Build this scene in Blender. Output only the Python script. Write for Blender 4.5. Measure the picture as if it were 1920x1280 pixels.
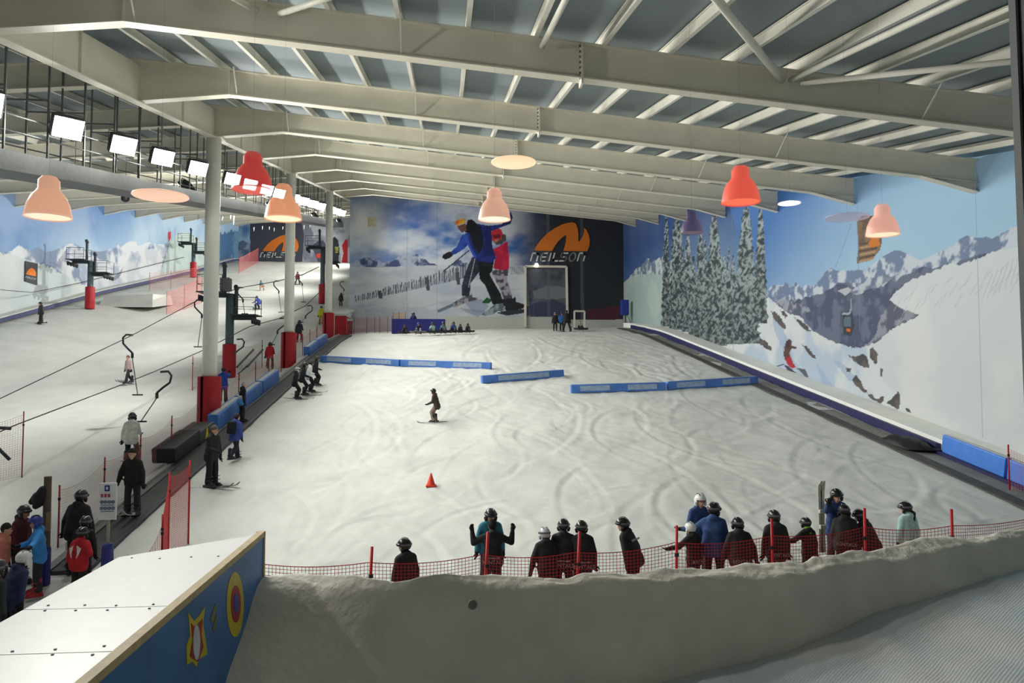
import bpy, bmesh, math, random
import numpy as np
from mathutils import Vector, Matrix, Euler

for o in list(bpy.data.objects):
    bpy.data.objects.remove(o)
SC = bpy.context.scene
COL = SC.collection
R = math.radians

# ------------------------------------------------------------------ camera
FPX, YAW, PITCH = 1400.0, 0.0880, 0.0470
cam_d = bpy.data.cameras.new('camera')
cam_d.sensor_width = 36.0
cam_d.lens = 36.0 * FPX / 1920.0
cam_d.clip_start = 0.02
cam_d.clip_end = 400
cam = bpy.data.objects.new('camera', cam_d)
COL.objects.link(cam)
cam.location = (0, 0, 0)
cam.rotation_euler = (math.pi / 2 + PITCH, 0, -YAW)
SC.camera = cam

# ------------------------------------------------------------------ world, exposure
W = bpy.data.worlds.new('world')
SC.world = W
W.use_nodes = True
W.node_tree.nodes['Background'].inputs[0].default_value = (0.80, 0.82, 0.80, 1)
W.node_tree.nodes['Background'].inputs[1].default_value = 0.19
SC.cycles.max_bounces = 5
SC.cycles.diffuse_bounces = 3
SC.cycles.glossy_bounces = 2
SC.cycles.transparent_max_bounces = 8
SC.view_settings.view_transform = 'Standard'
SC.view_settings.look = 'None'
SC.view_settings.exposure = 0.0
SC.view_settings.gamma = 1.0
SC.view_settings.use_curve_mapping = False
FLOOD_POWER = 2500.0       # each nursery-side flood
FLOOD_COLOR = (1.0, 0.985, 0.93)
MAIN_POWER = 9000.0        # each flood added to brighten the main slope

S = 0.1761                 # the hall climbs with the slope: floor, roof and lifts share this gradient
XC = -9.57                 # column line
XR = 18.0                  # right wall
XL = -34.0                 # left wall
YF = 74.5                  # wall at the top of the nursery slope
YT = 125.0                 # wall at the top of the main slope
BAY = 7.6
def YB(k): return 16.133 + BAY * (k - 1)

# ------------------------------------------------------------------ geometry helpers
def ray(x, y):
    u = (x - 960.0) / FPX
    v = (640.0 - y) / FPX
    yf = math.cos(PITCH) - v * math.sin(PITCH)
    z = math.sin(PITCH) + v * math.cos(PITCH)
    return Vector((u * math.cos(YAW) + yf * math.sin(YAW), -u * math.sin(YAW) + yf * math.cos(YAW), z))
def atX(x, y, X): d = ray(x, y); return d * (X / d.x)
def atY(x, y, Y): d = ray(x, y); return d * (Y / d.y)
def atZ(x, y, Z): d = ray(x, y); return d * (Z / d.z)
def proj(P):
    X, Y, Z = P
    xr = X * math.cos(YAW) - Y * math.sin(YAW); yf = X * math.sin(YAW) + Y * math.cos(YAW)
    d = yf * math.cos(PITCH) + Z * math.sin(PITCH); up = -yf * math.sin(PITCH) + Z * math.cos(PITCH)
    return (960 + FPX * xr / d, 640 - FPX * up / d)

def sstep(t):
    t = np.clip(t, 0, 1)
    return t * t * (3 - 2 * t)
def ground_np(X, Y):
    X = np.asarray(X, float); Y = np.asarray(Y, float)
    base = -7.45 + 0.60 * np.clip((X + 8) / 23.0, -0.1, 1.12)
    nz = np.where(Y < 62, S * Y + base, S * 62 + base + 0.075 * (Y - 62))
    soft = np.exp(-((Y - 62) / 3.5) ** 2) * 0.22
    nz = nz - soft
    rl = np.interp(Y, [5, 10, 20, 30, 45, 58, 72, 100, 119, 126], [-7.6, -7.8, -8.1, -8.2, -8.0, -7.5, -6.6, -4.7, -3.2, -3.1])
    bank = np.interp(Y, [40, 58, 75, 100, 126], [0.9, 1.05, 1.05, 0.45, 0.0]) * sstep((-23 - X) / 8.5)
    lz = S * Y + rl + bank
    t = sstep((-9.3 - X) / 3.0)
    sh = np.where(X < -9.3, sstep((Y - 64) / 10.0), 0)
    t = np.maximum(t, sh)
    return nz * (1 - t) + lz * t
def ground(x, y): return float(ground_np(x, y))
def hit(px, py, above=0.0, y0=5.0, y1=124.0):
    """point on the ray through a place in the photograph that lies `above` metres over the snow"""
    d = ray(px, py); d = d / d.y
    prev = None; y = y0
    while y < y1:
        v = d.z * y - ground(d.x * y, y) - above
        if prev is not None and v <= 0 < prev:
            a, b = y - 0.25, y
            for _ in range(30):
                m = (a + b) / 2
                if d.z * m - ground(d.x * m, m) - above > 0: a = m
                else: b = m
            return d * a
        prev = v; y += 0.25
    return d * y1

class MB:
    def __init__(s): s.v = []; s.f = []
    def add(s, vs, fs):
        n = len(s.v)
        s.v += [tuple(v) for v in vs]
        s.f += [tuple(i + n for i in f) for f in fs]
        return s
    def box(s, c, d, rot=None):
        hx, hy, hz = d[0] / 2, d[1] / 2, d[2] / 2
        vs = [Vector((x, y, z)) for x in (-hx, hx) for y in (-hy, hy) for z in (-hz, hz)]
        if rot is not None: vs = [rot @ v for v in vs]
        vs = [v + Vector(c) for v in vs]
        return s.add(vs, [(0, 1, 3, 2), (4, 6, 7, 5), (0, 4, 5, 1), (2, 3, 7, 6), (0, 2, 6, 4), (1, 5, 7, 3)])
    def bbox(s, c, d, b=0.02, rot=None):
        """box with chamfered edges"""
        bm = bmesh.new()
        bmesh.ops.create_cube(bm, size=1.0)
        for v in bm.verts: v.co = Vector((v.co.x * d[0], v.co.y * d[1], v.co.z * d[2]))
        bmesh.ops.bevel(bm, geom=bm.edges[:], offset=b, segments=2, affect='EDGES', profile=0.6)
        bm.verts.index_update()
        vs = [v.co.copy() for v in bm.verts]; fs = [[v.index for v in f.verts] for f in bm.faces]
        bm.free()
        if rot is not None: vs = [rot @ v for v in vs]
        return s.add([v + Vector(c) for v in vs], fs)
    def beam(s, p, q, w, h=None, up=(0, 0, 1)):
        """box bar from p to q"""
        h = h or w
        p = Vector(p); q = Vector(q); d = (q - p).normalized()
        up = Vector(up)
        if abs(d.dot(up)) > 0.98: up = Vector((0, 1, 0))
        x = d.cross(up).normalized(); z = x.cross(d).normalized()
        vs = []
        for e in (p, q):
            for a, b in ((-1, -1), (1, -1), (1, 1), (-1, 1)):
                vs.append(e + x * (a * w / 2) + z * (b * h / 2))
        return s.add(vs, [(0, 3, 2, 1), (4, 5, 6, 7), (0, 1, 5, 4), (1, 2, 6, 5), (2, 3, 7, 6), (3, 0, 4, 7)])
    def tube(s, pts, r, n=8, cap=True):
        pts = [Vector(p) for p in pts]
        rr = r if isinstance(r, (list, tuple)) else [r] * len(pts)
        vs = []; fs = []; up = Vector((0, 0, 1)); last = None
        for i, p in enumerate(pts):
            d = (pts[min(i + 1, len(pts) - 1)] - pts[max(i - 1, 0)]).normalized()
            if last is None:
                u = up if abs(d.dot(up)) < 0.95 else Vector((0, 1, 0))
                x = d.cross(u).normalized()
            else:
                x = (last - d * last.dot(d)).normalized()
            last = x
            z = d.cross(x)
            for k in range(n):
                a = 2 * math.pi * k / n
                vs.append(p + (x * math.cos(a) + z * math.sin(a)) * rr[i])
        for i in range(len(pts) - 1):
            for k in range(n):
                a = i * n + k; b = i * n + (k + 1) % n
                fs.append((a, b, b + n, a + n))
        if cap:
            fs.append(tuple(range(n))[::-1]); fs.append(tuple(range((len(pts) - 1) * n, len(pts) * n)))
        return s.add(vs, fs)
    def lathe(s, prof, n=20, c=(0, 0, 0), a0=0, a1=2 * math.pi):
        full = abs(a1 - a0 - 2 * math.pi) < 1e-6
        m = n if full else n + 1
        vs = []; fs = []
        for r, z in prof:
            for k in range(m):
                a = a0 + (a1 - a0) * k / n
                vs.append((c[0] + r * math.cos(a), c[1] + r * math.sin(a), c[2] + z))
        for i in range(len(prof) - 1):
            for k in range(n):
                b = (k + 1) % m
                fs.append((i * m + k, i * m + b, (i + 1) * m + b, (i + 1) * m + k))
        return s.add(vs, fs)
    def capsule(s, p, q, r1, r2, n=10):
        p = Vector(p); q = Vector(q)
        d = q - p
        L = d.length
        d = d / L if L > 1e-6 else Vector((0, 0, 1))
        pts = []; rr = []
        for t in (-0.97, -0.75, -0.4): pts.append(p + d * (r1 * t)); rr.append(r1 * math.sqrt(1 - t * t))
        if L > 1e-6: pts.append(p); rr.append(r1); pts.append(q); rr.append(r2)
        else: pts.append(p); rr.append(r1)
        for t in (0.4, 0.75, 0.97): pts.append(q + d * (r2 * t)); rr.append(r2 * math.sqrt(1 - t * t))
        return s.tube(pts, rr, n)
    def poly(s, pts, thick, nrm):
        """flat outline given thickness along nrm"""
        pts = [Vector(p) for p in pts]; nrm = Vector(nrm) * thick
        n = len(pts)
        fs = [tuple(range(n)), tuple(range(n, 2 * n))[::-1]] + [(i, i + n, (i + 1) % n + n, (i + 1) % n) for i in range(n)]
        return s.add(pts + [p + nrm for p in pts], fs)
    def mesh(s, name):
        m = bpy.data.meshes.new(name)
        m.from_pydata(s.v, [], s.f)
        m.update()
        return m
    def build(s, name, mat=None, parent=None, smooth=False, fix=True):
        m = s.mesh(name)
        if fix:
            bm = bmesh.new(); bm.from_mesh(m)
            bmesh.ops.recalc_face_normals(bm, faces=bm.faces)
            bm.to_mesh(m); bm.free()
        if smooth: m.shade_smooth()
        if mat: m.materials.append(mat)
        return link(name, m, parent)

def link(name, data, parent=None):
    o = bpy.data.objects.new(name, data)
    COL.objects.link(o)
    if parent is not None: o.parent = parent
    return o
def tag(o, label, cat=None, group=None, kind=None):
    o['label'] = label
    if cat: o['category'] = cat
    if group: o['group'] = group
    if kind: o['kind'] = kind
    return o
def empty(name, loc=(0, 0, 0), rz=0.0):
    o = bpy.data.objects.new(name, None)
    o.empty_display_size = 0.2
    COL.objects.link(o)
    o.location = loc; o.rotation_euler = (0, 0, rz)
    return o
def share(o, name, parent, loc=None, rot=None, scale=None, mat=None):
    c = bpy.data.objects.new(name, o)
    COL.objects.link(c)
    c.parent = parent
    if loc is not None: c.location = loc
    if rot is not None:
        if isinstance(rot, Matrix): c.rotation_euler = rot.to_euler()
        else: c.rotation_euler = rot
    if scale is not None: c.scale = (scale,) * 3 if isinstance(scale, (int, float)) else scale
    if mat is not None:
        if not o.materials: o.materials.append(None)
        c.material_slots[0].link = 'OBJECT'
        c.material_slots[0].material = mat
    return c

# ------------------------------------------------------------------ materials
def lin(r, g, b):
    f = lambda u: (u / 255 / 12.92) if u / 255 <= 0.04045 else ((u / 255 + 0.055) / 1.055) ** 2.4
    return (f(r), f(g), f(b))
MATS = {}
def mat(name, rgb, rough=0.6, metal=0.0, var=0.12, scale=6.0, bump=0.0, bscale=40.0, spec=0.4):
    if name in MATS: return MATS[name]
    m = bpy.data.materials.new(name); m.use_nodes = True
    nt = m.node_tree; b = nt.nodes['Principled BSDF']
    c = lin(*rgb)
    tc = nt.nodes.new('ShaderNodeTexCoord')
    n = nt.nodes.new('ShaderNodeTexNoise'); n.inputs['Scale'].default_value = scale; n.inputs['Detail'].default_value = 4
    nt.links.new(tc.outputs['Object'], n.inputs['Vector'])
    cr = nt.nodes.new('ShaderNodeValToRGB')
    cr.color_ramp.elements[0].position = 0.3; cr.color_ramp.elements[1].position = 0.7
    cr.color_ramp.elements[0].color = (*[x * (1 - var) for x in c], 1)
    cr.color_ramp.elements[1].color = (*[min(1, x * (1 + var * 0.6)) for x in c], 1)
    nt.links.new(n.outputs['Fac'], cr.inputs['Fac'])
    nt.links.new(cr.outputs['Color'], b.inputs['Base Color'])
    b.inputs['Roughness'].default_value = rough
    b.inputs['Metallic'].default_value = metal
    b.inputs['Specular IOR Level'].default_value = spec
    if bump:
        n2 = nt.nodes.new('ShaderNodeTexNoise'); n2.inputs['Scale'].default_value = bscale; n2.inputs['Detail'].default_value = 5
        nt.links.new(tc.outputs['Object'], n2.inputs['Vector'])
        bp = nt.nodes.new('ShaderNodeBump'); bp.inputs['Strength'].default_value = bump; bp.inputs['Distance'].default_value = 0.05
        nt.links.new(n2.outputs['Fac'], bp.inputs['Height']); nt.links.new(bp.outputs['Normal'], b.inputs['Normal'])
    MATS[name] = m
    return m
def emit(name, rgb, strength):
    if name in MATS: return MATS[name]
    m = bpy.data.materials.new(name); m.use_nodes = True
    b = m.node_tree.nodes['Principled BSDF']
    b.inputs['Base Color'].default_value = (*lin(*rgb), 1)
    b.inputs['Emission Color'].default_value = (*lin(*rgb), 1)
    b.inputs['Emission Strength'].default_value = strength
    MATS[name] = m
    return m
def reflection_mat(name, rgb, alpha, e):
    """see-through glow for lamp reflections built as objects"""
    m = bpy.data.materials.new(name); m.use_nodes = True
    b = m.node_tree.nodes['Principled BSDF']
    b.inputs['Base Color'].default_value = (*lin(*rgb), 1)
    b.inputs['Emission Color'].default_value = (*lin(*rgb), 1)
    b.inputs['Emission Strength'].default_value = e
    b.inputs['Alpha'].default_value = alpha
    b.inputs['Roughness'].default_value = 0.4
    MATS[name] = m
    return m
def print_mat(name):
    m = bpy.data.materials.new(name); m.use_nodes = True
    nt = m.node_tree; b = nt.nodes['Principled BSDF']
    a = nt.nodes.new('ShaderNodeAttribute'); a.attribute_name = 'Col'
    nt.links.new(a.outputs['Color'], b.inputs['Base Color'])
    b.inputs['Roughness'].default_value = 0.62
    b.inputs['Specular IOR Level'].default_value = 0.25
    return m
def snow_mat():
    m = bpy.data.materials.new('snow'); m.use_nodes = True
    nt = m.node_tree; b = nt.nodes['Principled BSDF']
    tc = nt.nodes.new('ShaderNodeTexCoord')
    n = nt.nodes.new('ShaderNodeTexNoise'); n.inputs['Scale'].default_value = 0.35; n.inputs['Detail'].default_value = 7; n.inputs['Roughness'].default_value = 0.62
    nt.links.new(tc.outputs['Object'], n.inputs['Vector'])
    cr = nt.nodes.new('ShaderNodeValToRGB')
    cr.color_ramp.elements[0].position = 0.32; cr.color_ramp.elements[1].position = 0.66
    cr.color_ramp.elements[0].color = (0.55, 0.562, 0.525, 1); cr.color_ramp.elements[1].color = (0.665, 0.672, 0.63, 1)
    nt.links.new(n.outputs['Fac'], cr.inputs['Fac']); nt.links.new(cr.outputs['Color'], b.inputs['Base Color'])
    b.inputs['Roughness'].default_value = 0.75
    b.inputs['Specular IOR Level'].default_value = 0.15
    n2 = nt.nodes.new('ShaderNodeTexNoise'); n2.inputs['Scale'].default_value = 5.0; n2.inputs['Detail'].default_value = 8; n2.inputs['Roughness'].default_value = 0.7
    nt.links.new(tc.outputs['Object'], n2.inputs['Vector'])
    bp = nt.nodes.new('ShaderNodeBump'); bp.inputs['Strength'].default_value = 0.35; bp.inputs['Distance'].default_value = 0.05
    nt.links.new(n2.outputs['Fac'], bp.inputs['Height']); nt.links.new(bp.outputs['Normal'], b.inputs['Normal'])
    return m
def mat_lane():
    """old packed snow over blue plastic brush matting: ribs in two directions"""
    m = bpy.data.materials.new('lane_snow'); m.use_nodes = True
    nt = m.node_tree; b = nt.nodes['Principled BSDF']
    tc = nt.nodes.new('ShaderNodeTexCoord')
    n = nt.nodes.new('ShaderNodeTexNoise'); n.inputs['Scale'].default_value = 0.9; n.inputs['Detail'].default_value = 6
    nt.links.new(tc.outputs['Object'], n.inputs['Vector'])
    mp = nt.nodes.new('ShaderNodeMapping'); mp.inputs['Rotation'].default_value = (0, 0, R(52))
    nt.links.new(tc.outputs['Object'], mp.inputs['Vector'])
    w = nt.nodes.new('ShaderNodeTexWave'); w.inputs['Scale'].default_value = 9.5; w.inputs['Distortion'].default_value = 1.2; w.inputs['Detail'].default_value = 3; w.inputs['Detail Scale'].default_value = 3
    nt.links.new(mp.outputs['Vector'], w.inputs['Vector'])
    cr = nt.nodes.new('ShaderNodeValToRGB')
    cr.color_ramp.elements[0].position = 0.36; cr.color_ramp.elements[1].position = 0.62
    cr.color_ramp.elements[0].color = (0.60, 0.60, 0.55, 1); cr.color_ramp.elements[1].color = (0.50, 0.56, 0.59, 1)
    nt.links.new(n.outputs['Fac'], cr.inputs['Fac'])
    mx = nt.nodes.new('ShaderNodeMix'); mx.data_type = 'RGBA'; mx.blend_type = 'MULTIPLY'
    mx.inputs[0].default_value = 0.45
    cw = nt.nodes.new('ShaderNodeValToRGB')
    cw.color_ramp.elements[0].color = (0.62, 0.68, 0.76, 1); cw.color_ramp.elements[1].color = (1, 1, 1, 1)
    nt.links.new(w.outputs['Fac'], cw.inputs['Fac'])
    nt.links.new(cr.outputs['Color'], mx.inputs[6]); nt.links.new(cw.outputs['Color'], mx.inputs[7])
    nt.links.new(mx.outputs[2], b.inputs['Base Color'])
    bp = nt.nodes.new('ShaderNodeBump'); bp.inputs['Strength'].default_value = 0.25; bp.inputs['Distance'].default_value = 0.012
    nt.links.new(w.outputs['Fac'], bp.inputs['Height']); nt.links.new(bp.outputs['Normal'], b.inputs['Normal'])
    b.inputs['Roughness'].default_value = 0.7
    return m

M_SNOW = snow_mat()
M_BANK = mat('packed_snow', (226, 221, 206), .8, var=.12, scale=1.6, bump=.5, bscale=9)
M_BSNOW = mat('brightened_snow', (236, 238, 232), .8, var=.04, scale=1.0, bump=.15, bscale=6)  # lighter copy of the snow, making up for weak light on the side bank
M_STEEL = mat('painted_steel', (228, 222, 204), 0.55, var=0.05, scale=1.5)
M_DECK = mat('roof_deck', (128, 140, 144), 0.6, var=0.06, scale=0.8)
M_PURLIN = mat('purlin_steel', (222, 219, 205), 0.45, var=0.05, scale=1.2)
M_COL = mat('column_paint', (240, 239, 230), 0.45, var=0.04)
M_RED = mat('red_pad', (176, 32, 42), 0.55, var=0.15, scale=3)
M_BLUE = mat('blue_pad', (80, 126, 202), 0.5, var=0.18, scale=3)
M_NAVY = mat('navy_pad', (34, 36, 84), 0.55, var=0.2, scale=2)
M_BELT = mat('rubber_belt', (74, 74, 72), 0.75, var=0.2, scale=2.5, bump=0.2)
M_BELT2 = mat('worn_belt', (134, 134, 128), 0.75, var=0.2, scale=1.2, bump=0.2)
M_BLACK = mat('black_rubber', (26, 26, 28), 0.6, var=0.2)
M_GALV = mat('galvanised', (120, 122, 122), 0.45, metal=0.4, var=0.12)
M_DARKSTEEL = mat('dark_steel', (66, 72, 76), 0.5, metal=0.3, var=0.15)
M_NET = mat('red_net', (186, 40, 46), 0.6, var=0.1)
M_NETPINK = mat('faded_net', (206, 112, 108), 0.6, var=0.1)
M_POST = mat('red_post', (196, 36, 40), 0.5, var=0.1)
M_WOOD = mat('plywood', (196, 172, 122), 0.6, var=0.15, scale=9)
M_WHITE = mat('white_board', (196, 197, 192), 0.35, var=0.03)
M_WIRE = mat('wire', (50, 52, 54), 0.5)
M_ICE = mat('ice', (225, 232, 238), 0.2, var=0.03)

# ================================================================== FLOOR
def vnoise(x, y, seed=0):
    xi = np.floor(x).astype(np.int64); yi = np.floor(y).astype(np.int64)
    xf = x - xi; yf = y - yi
    def h(a, b):
        n = (a * 374761393 + b * 668265263 + seed * 974711) & 0x7fffffff
        n = ((n ^ (n >> 13)) * 1274126177) & 0x7fffffff
        return ((n ^ (n >> 16)) & 0xffff) / 65535.0
    u = xf * xf * (3 - 2 * xf); v = yf * yf * (3 - 2 * yf)
    return (h(xi, yi) * (1 - u) + h(xi + 1, yi) * u) * (1 - v) + (h(xi, yi + 1) * (1 - u) + h(xi + 1, yi + 1) * u) * v
def fbm(x, y, seed=0, oct=4):
    s = 0; a = 0.5; t = 0
    for i in range(oct):
        s = s + a * vnoise(x * 2 ** i, y * 2 ** i, seed + i * 17); t += a; a *= 0.55
    return s / t
def grid_mesh(name, P, cols=None):
    """P: (ny, nx, 3) array -> mesh"""
    ny, nx = P.shape[:2]
    idx = np.arange(ny * nx).reshape(ny, nx)
    q = np.stack([idx[:-1, :-1], idx[:-1, 1:], idx[1:, 1:], idx[1:, :-1]], -1).reshape(-1, 4)
    m = bpy.data.meshes.new(name)
    m.vertices.add(ny * nx)
    m.vertices.foreach_set('co', P.reshape(-1).astype(np.float32))
    m.loops.add(q.size); m.loops.foreach_set('vertex_index', q.reshape(-1).astype(np.int32))
    m.polygons.add(len(q))
    m.polygons.foreach_set('loop_start', (np.arange(len(q)) * 4).astype(np.int32))
    m.update(); m.validate()
    if cols is not None:
        a = m.color_attributes.new('Col', 'FLOAT_COLOR', 'POINT')
        c4 = np.ones((ny * nx, 4), np.float32); c4[:, :3] = cols
        a.data.foreach_set('color', c4.reshape(-1))
    return m

rng = np.random.RandomState(7)
def tracks(X, Y, n, xr, yr, rad, depth, seed):
    """carved ski and board tracks: shallow arcs with a thrown-up edge"""
    r = np.random.RandomState(seed)
    dz = np.zeros_like(X)
    for i in range(n):
        cx = r.uniform(*xr); cy = yr[0] + (yr[1] - yr[0]) * r.rand() ** 1.4
        rd = r.uniform(*rad); a0 = r.uniform(0, 2 * math.pi); sp = r.uniform(0.5, 1.5) * min(1.0, 3.0 / rd) + 0.25
        ex = r.uniform(1.0, 2.2)
        ox = cx - rd * math.cos(a0); oy = cy - rd * ex * math.sin(a0)
        sel = (np.abs(X - cx) < rd * 1.8) & (np.abs(Y - cy) < rd * ex * 1.8)
        if not sel.any(): continue
        dx = X[sel] - ox; dy = (Y[sel] - oy) / ex
        rr = np.hypot(dx, dy); an = np.arctan2(dy, dx) - a0
        an = (an + math.pi) % (2 * math.pi) - math.pi
        w = r.uniform(0.05, 0.10) * max(1.0, cy / 28)
        fade = np.clip(1.4 - np.abs(an) / sp * 1.4, 0, 1)
        d = rr - rd
        g = -np.exp(-(d / w) ** 2) + 0.8 * np.exp(-((d - 2.0 * w) / w) ** 2)
        dz[sel] += g * fade * depth * r.uniform(0.5, 1.2)
    return dz

ys = [8.0]
while ys[-1] < YF: ys.append(ys[-1] + 0.075 * max(1.0, (ys[-1] / 16.0) ** 1.25))
ys[-1] = YF
xs = np.r_[np.arange(-9.4, 15.31, 0.095), np.arange(15.5, XR + 0.2, 0.3)]
Xg, Yg = np.meshgrid(xs, np.array(ys))
Zg = ground_np(Xg, Yg)
Zg += (fbm(Xg * 0.5, Yg * 0.35, 3) - 0.5) * 0.14 + (fbm(Xg * 2.1, Yg * 1.6, 9) - 0.5) * 0.05
inn = sstep((Xg + 7.6) / 1.0) * sstep((15.0 - Xg) / 1.0)
Zg += inn * tracks(Xg, Yg, 330, (-7, 15), (13, 46), (0.7, 5.0), 0.020, 4)
Zg += inn * tracks(Xg, Yg, 70, (-7, 15), (40, 64), (3, 9), 0.022, 5)
Zg -= (1 - sstep((Xg + 7.6) / 0.6)) * (Yg < 70) * 0.05
fl = grid_mesh('floor', np.stack([Xg, Yg, Zg], -1))
fl.materials.append(M_SNOW); fl.shade_smooth()
FLOOR = tag(link('floor', fl), 'rough white snow slope scored with ski tracks', kind='structure')

ys2 = [5.0]
while ys2[-1] < YT: ys2.append(ys2[-1] + 0.16 * max(1.0, (ys2[-1] / 22.0)))
ys2[-1] = YT
xs2 = np.r_[np.linspace(XL - 0.1, -9.9, 120), -9.4, -9.0]
Xh, Yh = np.meshgrid(xs2, np.array(ys2))
Zh = ground_np(Xh, Yh)
Zh[:, -1] = np.where(Yh[:, -1] < 70, Zh[:, -1], Zh[:, -2])
Zh += (fbm(Xh * 0.4, Yh * 0.3, 13) - 0.5) * 0.16 - 0.04
# the kicker ramp and its run-up
fm = grid_mesh('floor_main', np.stack([Xh, Yh, Zh], -1))
fm.materials.append(M_SNOW); fm.shade_smooth()
tag(link('floor_main', fm), 'smooth snow of the long main slope', kind='structure')
# foot of the slope in front, between deck and people
ys3 = np.arange(3.0, 8.3, 0.2); xs3 = np.arange(-9.4, -3.0, 0.2)
Xi, Yi = np.meshgrid(xs3, ys3)
ff = grid_mesh('floor_foot', np.stack([Xi, Yi, ground_np(Xi, Yi) + (fbm(Xi, Yi, 5) - 0.5) * 0.08], -1))
ff.materials.append(M_SNOW); ff.shade_smooth()
tag(link('floor_foot', ff), 'trodden snow at the foot of the slope', kind='structure')

# ================================================================== PRINTED WALLS
class Painter:
    def __init__(s, U, V, conv):
        s.shape = U.shape
        s.u = U.ravel(); s.v = V.ravel(); s.conv = conv
        s.c = np.zeros((s.u.size, 3))
    def pts(s, px): return np.array([s.conv(x, y) for x, y in px])
    def mask(s, P):
        u0, v0 = P.min(0); u1, v1 = P.max(0)
        sel = np.where((s.u >= u0) & (s.u <= u1) & (s.v >= v0) & (s.v <= v1))[0]
        if sel.size == 0: return sel
        x = s.u[sel]; y = s.v[sel]; ins = np.zeros(sel.size, bool)
        n = len(P)
        for i in range(n):
            x1, y1 = P[i]; x2, y2 = P[(i + 1) % n]
            if y1 == y2: continue
            c = ((y1 > y) != (y2 > y)) & (x < (x2 - x1) * (y - y1) / (y2 - y1) + x1)
            ins ^= c
        return sel[ins]
    def poly(s, px, rgb, alpha=1.0, rough=0.0, fs=1.0, rgb2=None, seed=1, world=False):
        """filled outline; rgb2 adds a second tone in fbm patches of fs per metre"""
        P = np.array(px) if world else s.pts(px)
        if rough:
            Q = []
            r = np.random.RandomState(seed)
            for i in range(len(P)):
                a = P[i]; b = P[(i + 1) % len(P)]
                k = max(1, int(np.hypot(*(b - a)) / (rough * 2.2)))
                for j in range(min(k, 60)):
                    Q.append(a + (b - a) * j / k + (r.rand(2) - 0.5) * 2 * rough * (0 if j == 0 else 1))
            P = np.array(Q)
        m = s.mask(P)
        s.fill(m, rgb, alpha, fs, rgb2, seed)
        return m
    def fill(s, m, rgb, alpha=1.0, fs=1.0, rgb2=None, seed=1, lo=0.42, hi=0.58, sx=1.0, sy=1.0):
        if np.size(m) == 0: return
        c = np.array(lin(*rgb))[None, :]
        if rgb2 is not None:
            t = sstep((fbm(s.u[m] * fs * sx, s.v[m] * fs * sy, seed, 5) - lo) / (hi - lo))[:, None]
            c = c * (1 - t) + np.array(lin(*rgb2))[None, :] * t
        s.c[m] = s.c[m] * (1 - alpha) + c * alpha
    def line(s, px, w, rgb, alpha=1.0):
        P = s.pts(px)
        for a, b in zip(P[:-1], P[1:]):
            d = b - a; L2 = (d ** 2).sum() + 1e-12
            lo = np.minimum(a, b) - w; hi = np.maximum(a, b) + w
            sel = np.where((s.u > lo[0]) & (s.u < hi[0]) & (s.v > lo[1]) & (s.v < hi[1]))[0]
            if sel.size == 0: continue
            q = np.stack([s.u[sel], s.v[sel]], -1)
            t = np.clip(((q - a) @ d) / L2, 0, 1)[:, None]
            dist = np.hypot(*(q - a - t * d).T)
            m = sel[dist < w / 2]
            s.c[m] = s.c[m] * (1 - alpha) + np.array(lin(*rgb)) * alpha
    def grad(s, m, px_a, rgb_a, px_b, rgb_b):
        a = np.array(s.conv(*px_a)); b = np.array(s.conv(*px_b)); d = b - a
        t = np.clip(((np.stack([s.u[m], s.v[m]], -1) - a) @ d) / (d @ d), 0, 1)[:, None]
        s.c[m] = np.array(lin(*rgb_a)) * (1 - t) + np.array(lin(*rgb_b)) * t

# ---------- right wall: conifers, ranges, ski run
pxs = np.r_[np.arange(1150, 1440, 1.35), np.arange(1440, 1990, 1.7)]
Ycol = np.array([atX(p, 600, XR).y for p in pxs])
Ycol = np.r_[YF + 0.3, Ycol[Ycol < YF + 0.2], 15.0, 10.0, 4.0]
rel = np.linspace(-7.3, 3.75, 330)
Yw, Rw = np.meshgrid(Ycol, rel)
Zw = S * Yw + Rw
pr = Painter(Yw, Zw, lambda x, y: (lambda P: (P.y, P.z))(atX(x, y, XR)))
ALL = np.arange(pr.u.size)
pr.grad(ALL, (1500, 330), (70, 124, 196), (1560, 545), (168, 204, 230))
sky = pr.mask(pr.pts([(1100, 250), (1330, 250), (1440, 640), (1100, 640)]))
pr.grad(sky, (1250, 440), (38, 74, 138), (1250, 560), (120, 160, 196))
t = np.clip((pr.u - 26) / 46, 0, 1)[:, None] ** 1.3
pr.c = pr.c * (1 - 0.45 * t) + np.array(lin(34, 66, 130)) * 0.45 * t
pr.fill(ALL, (215, 228, 240), 0.10, 0.12, (120, 160, 205), 5, 0.3, 0.7)
# far-corner peaks and snowfield
pr.poly([(1150, 548), (1172, 530), (1190, 506), (1203, 498), (1212, 484), (1222, 492), (1232, 486), (1245, 482), (1262, 492), (1262, 540)], (120, 140, 160), rough=0.15, fs=1.6, rgb2=(206, 216, 220), seed=3)
pr.poly([(1150, 548), (1176, 524), (1192, 514), (1215, 514), (1262, 513), (1290, 700), (1150, 700)], (196, 214, 206), rough=0.05, fs=0.3, rgb2=(180, 202, 200), seed=8)
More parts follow.
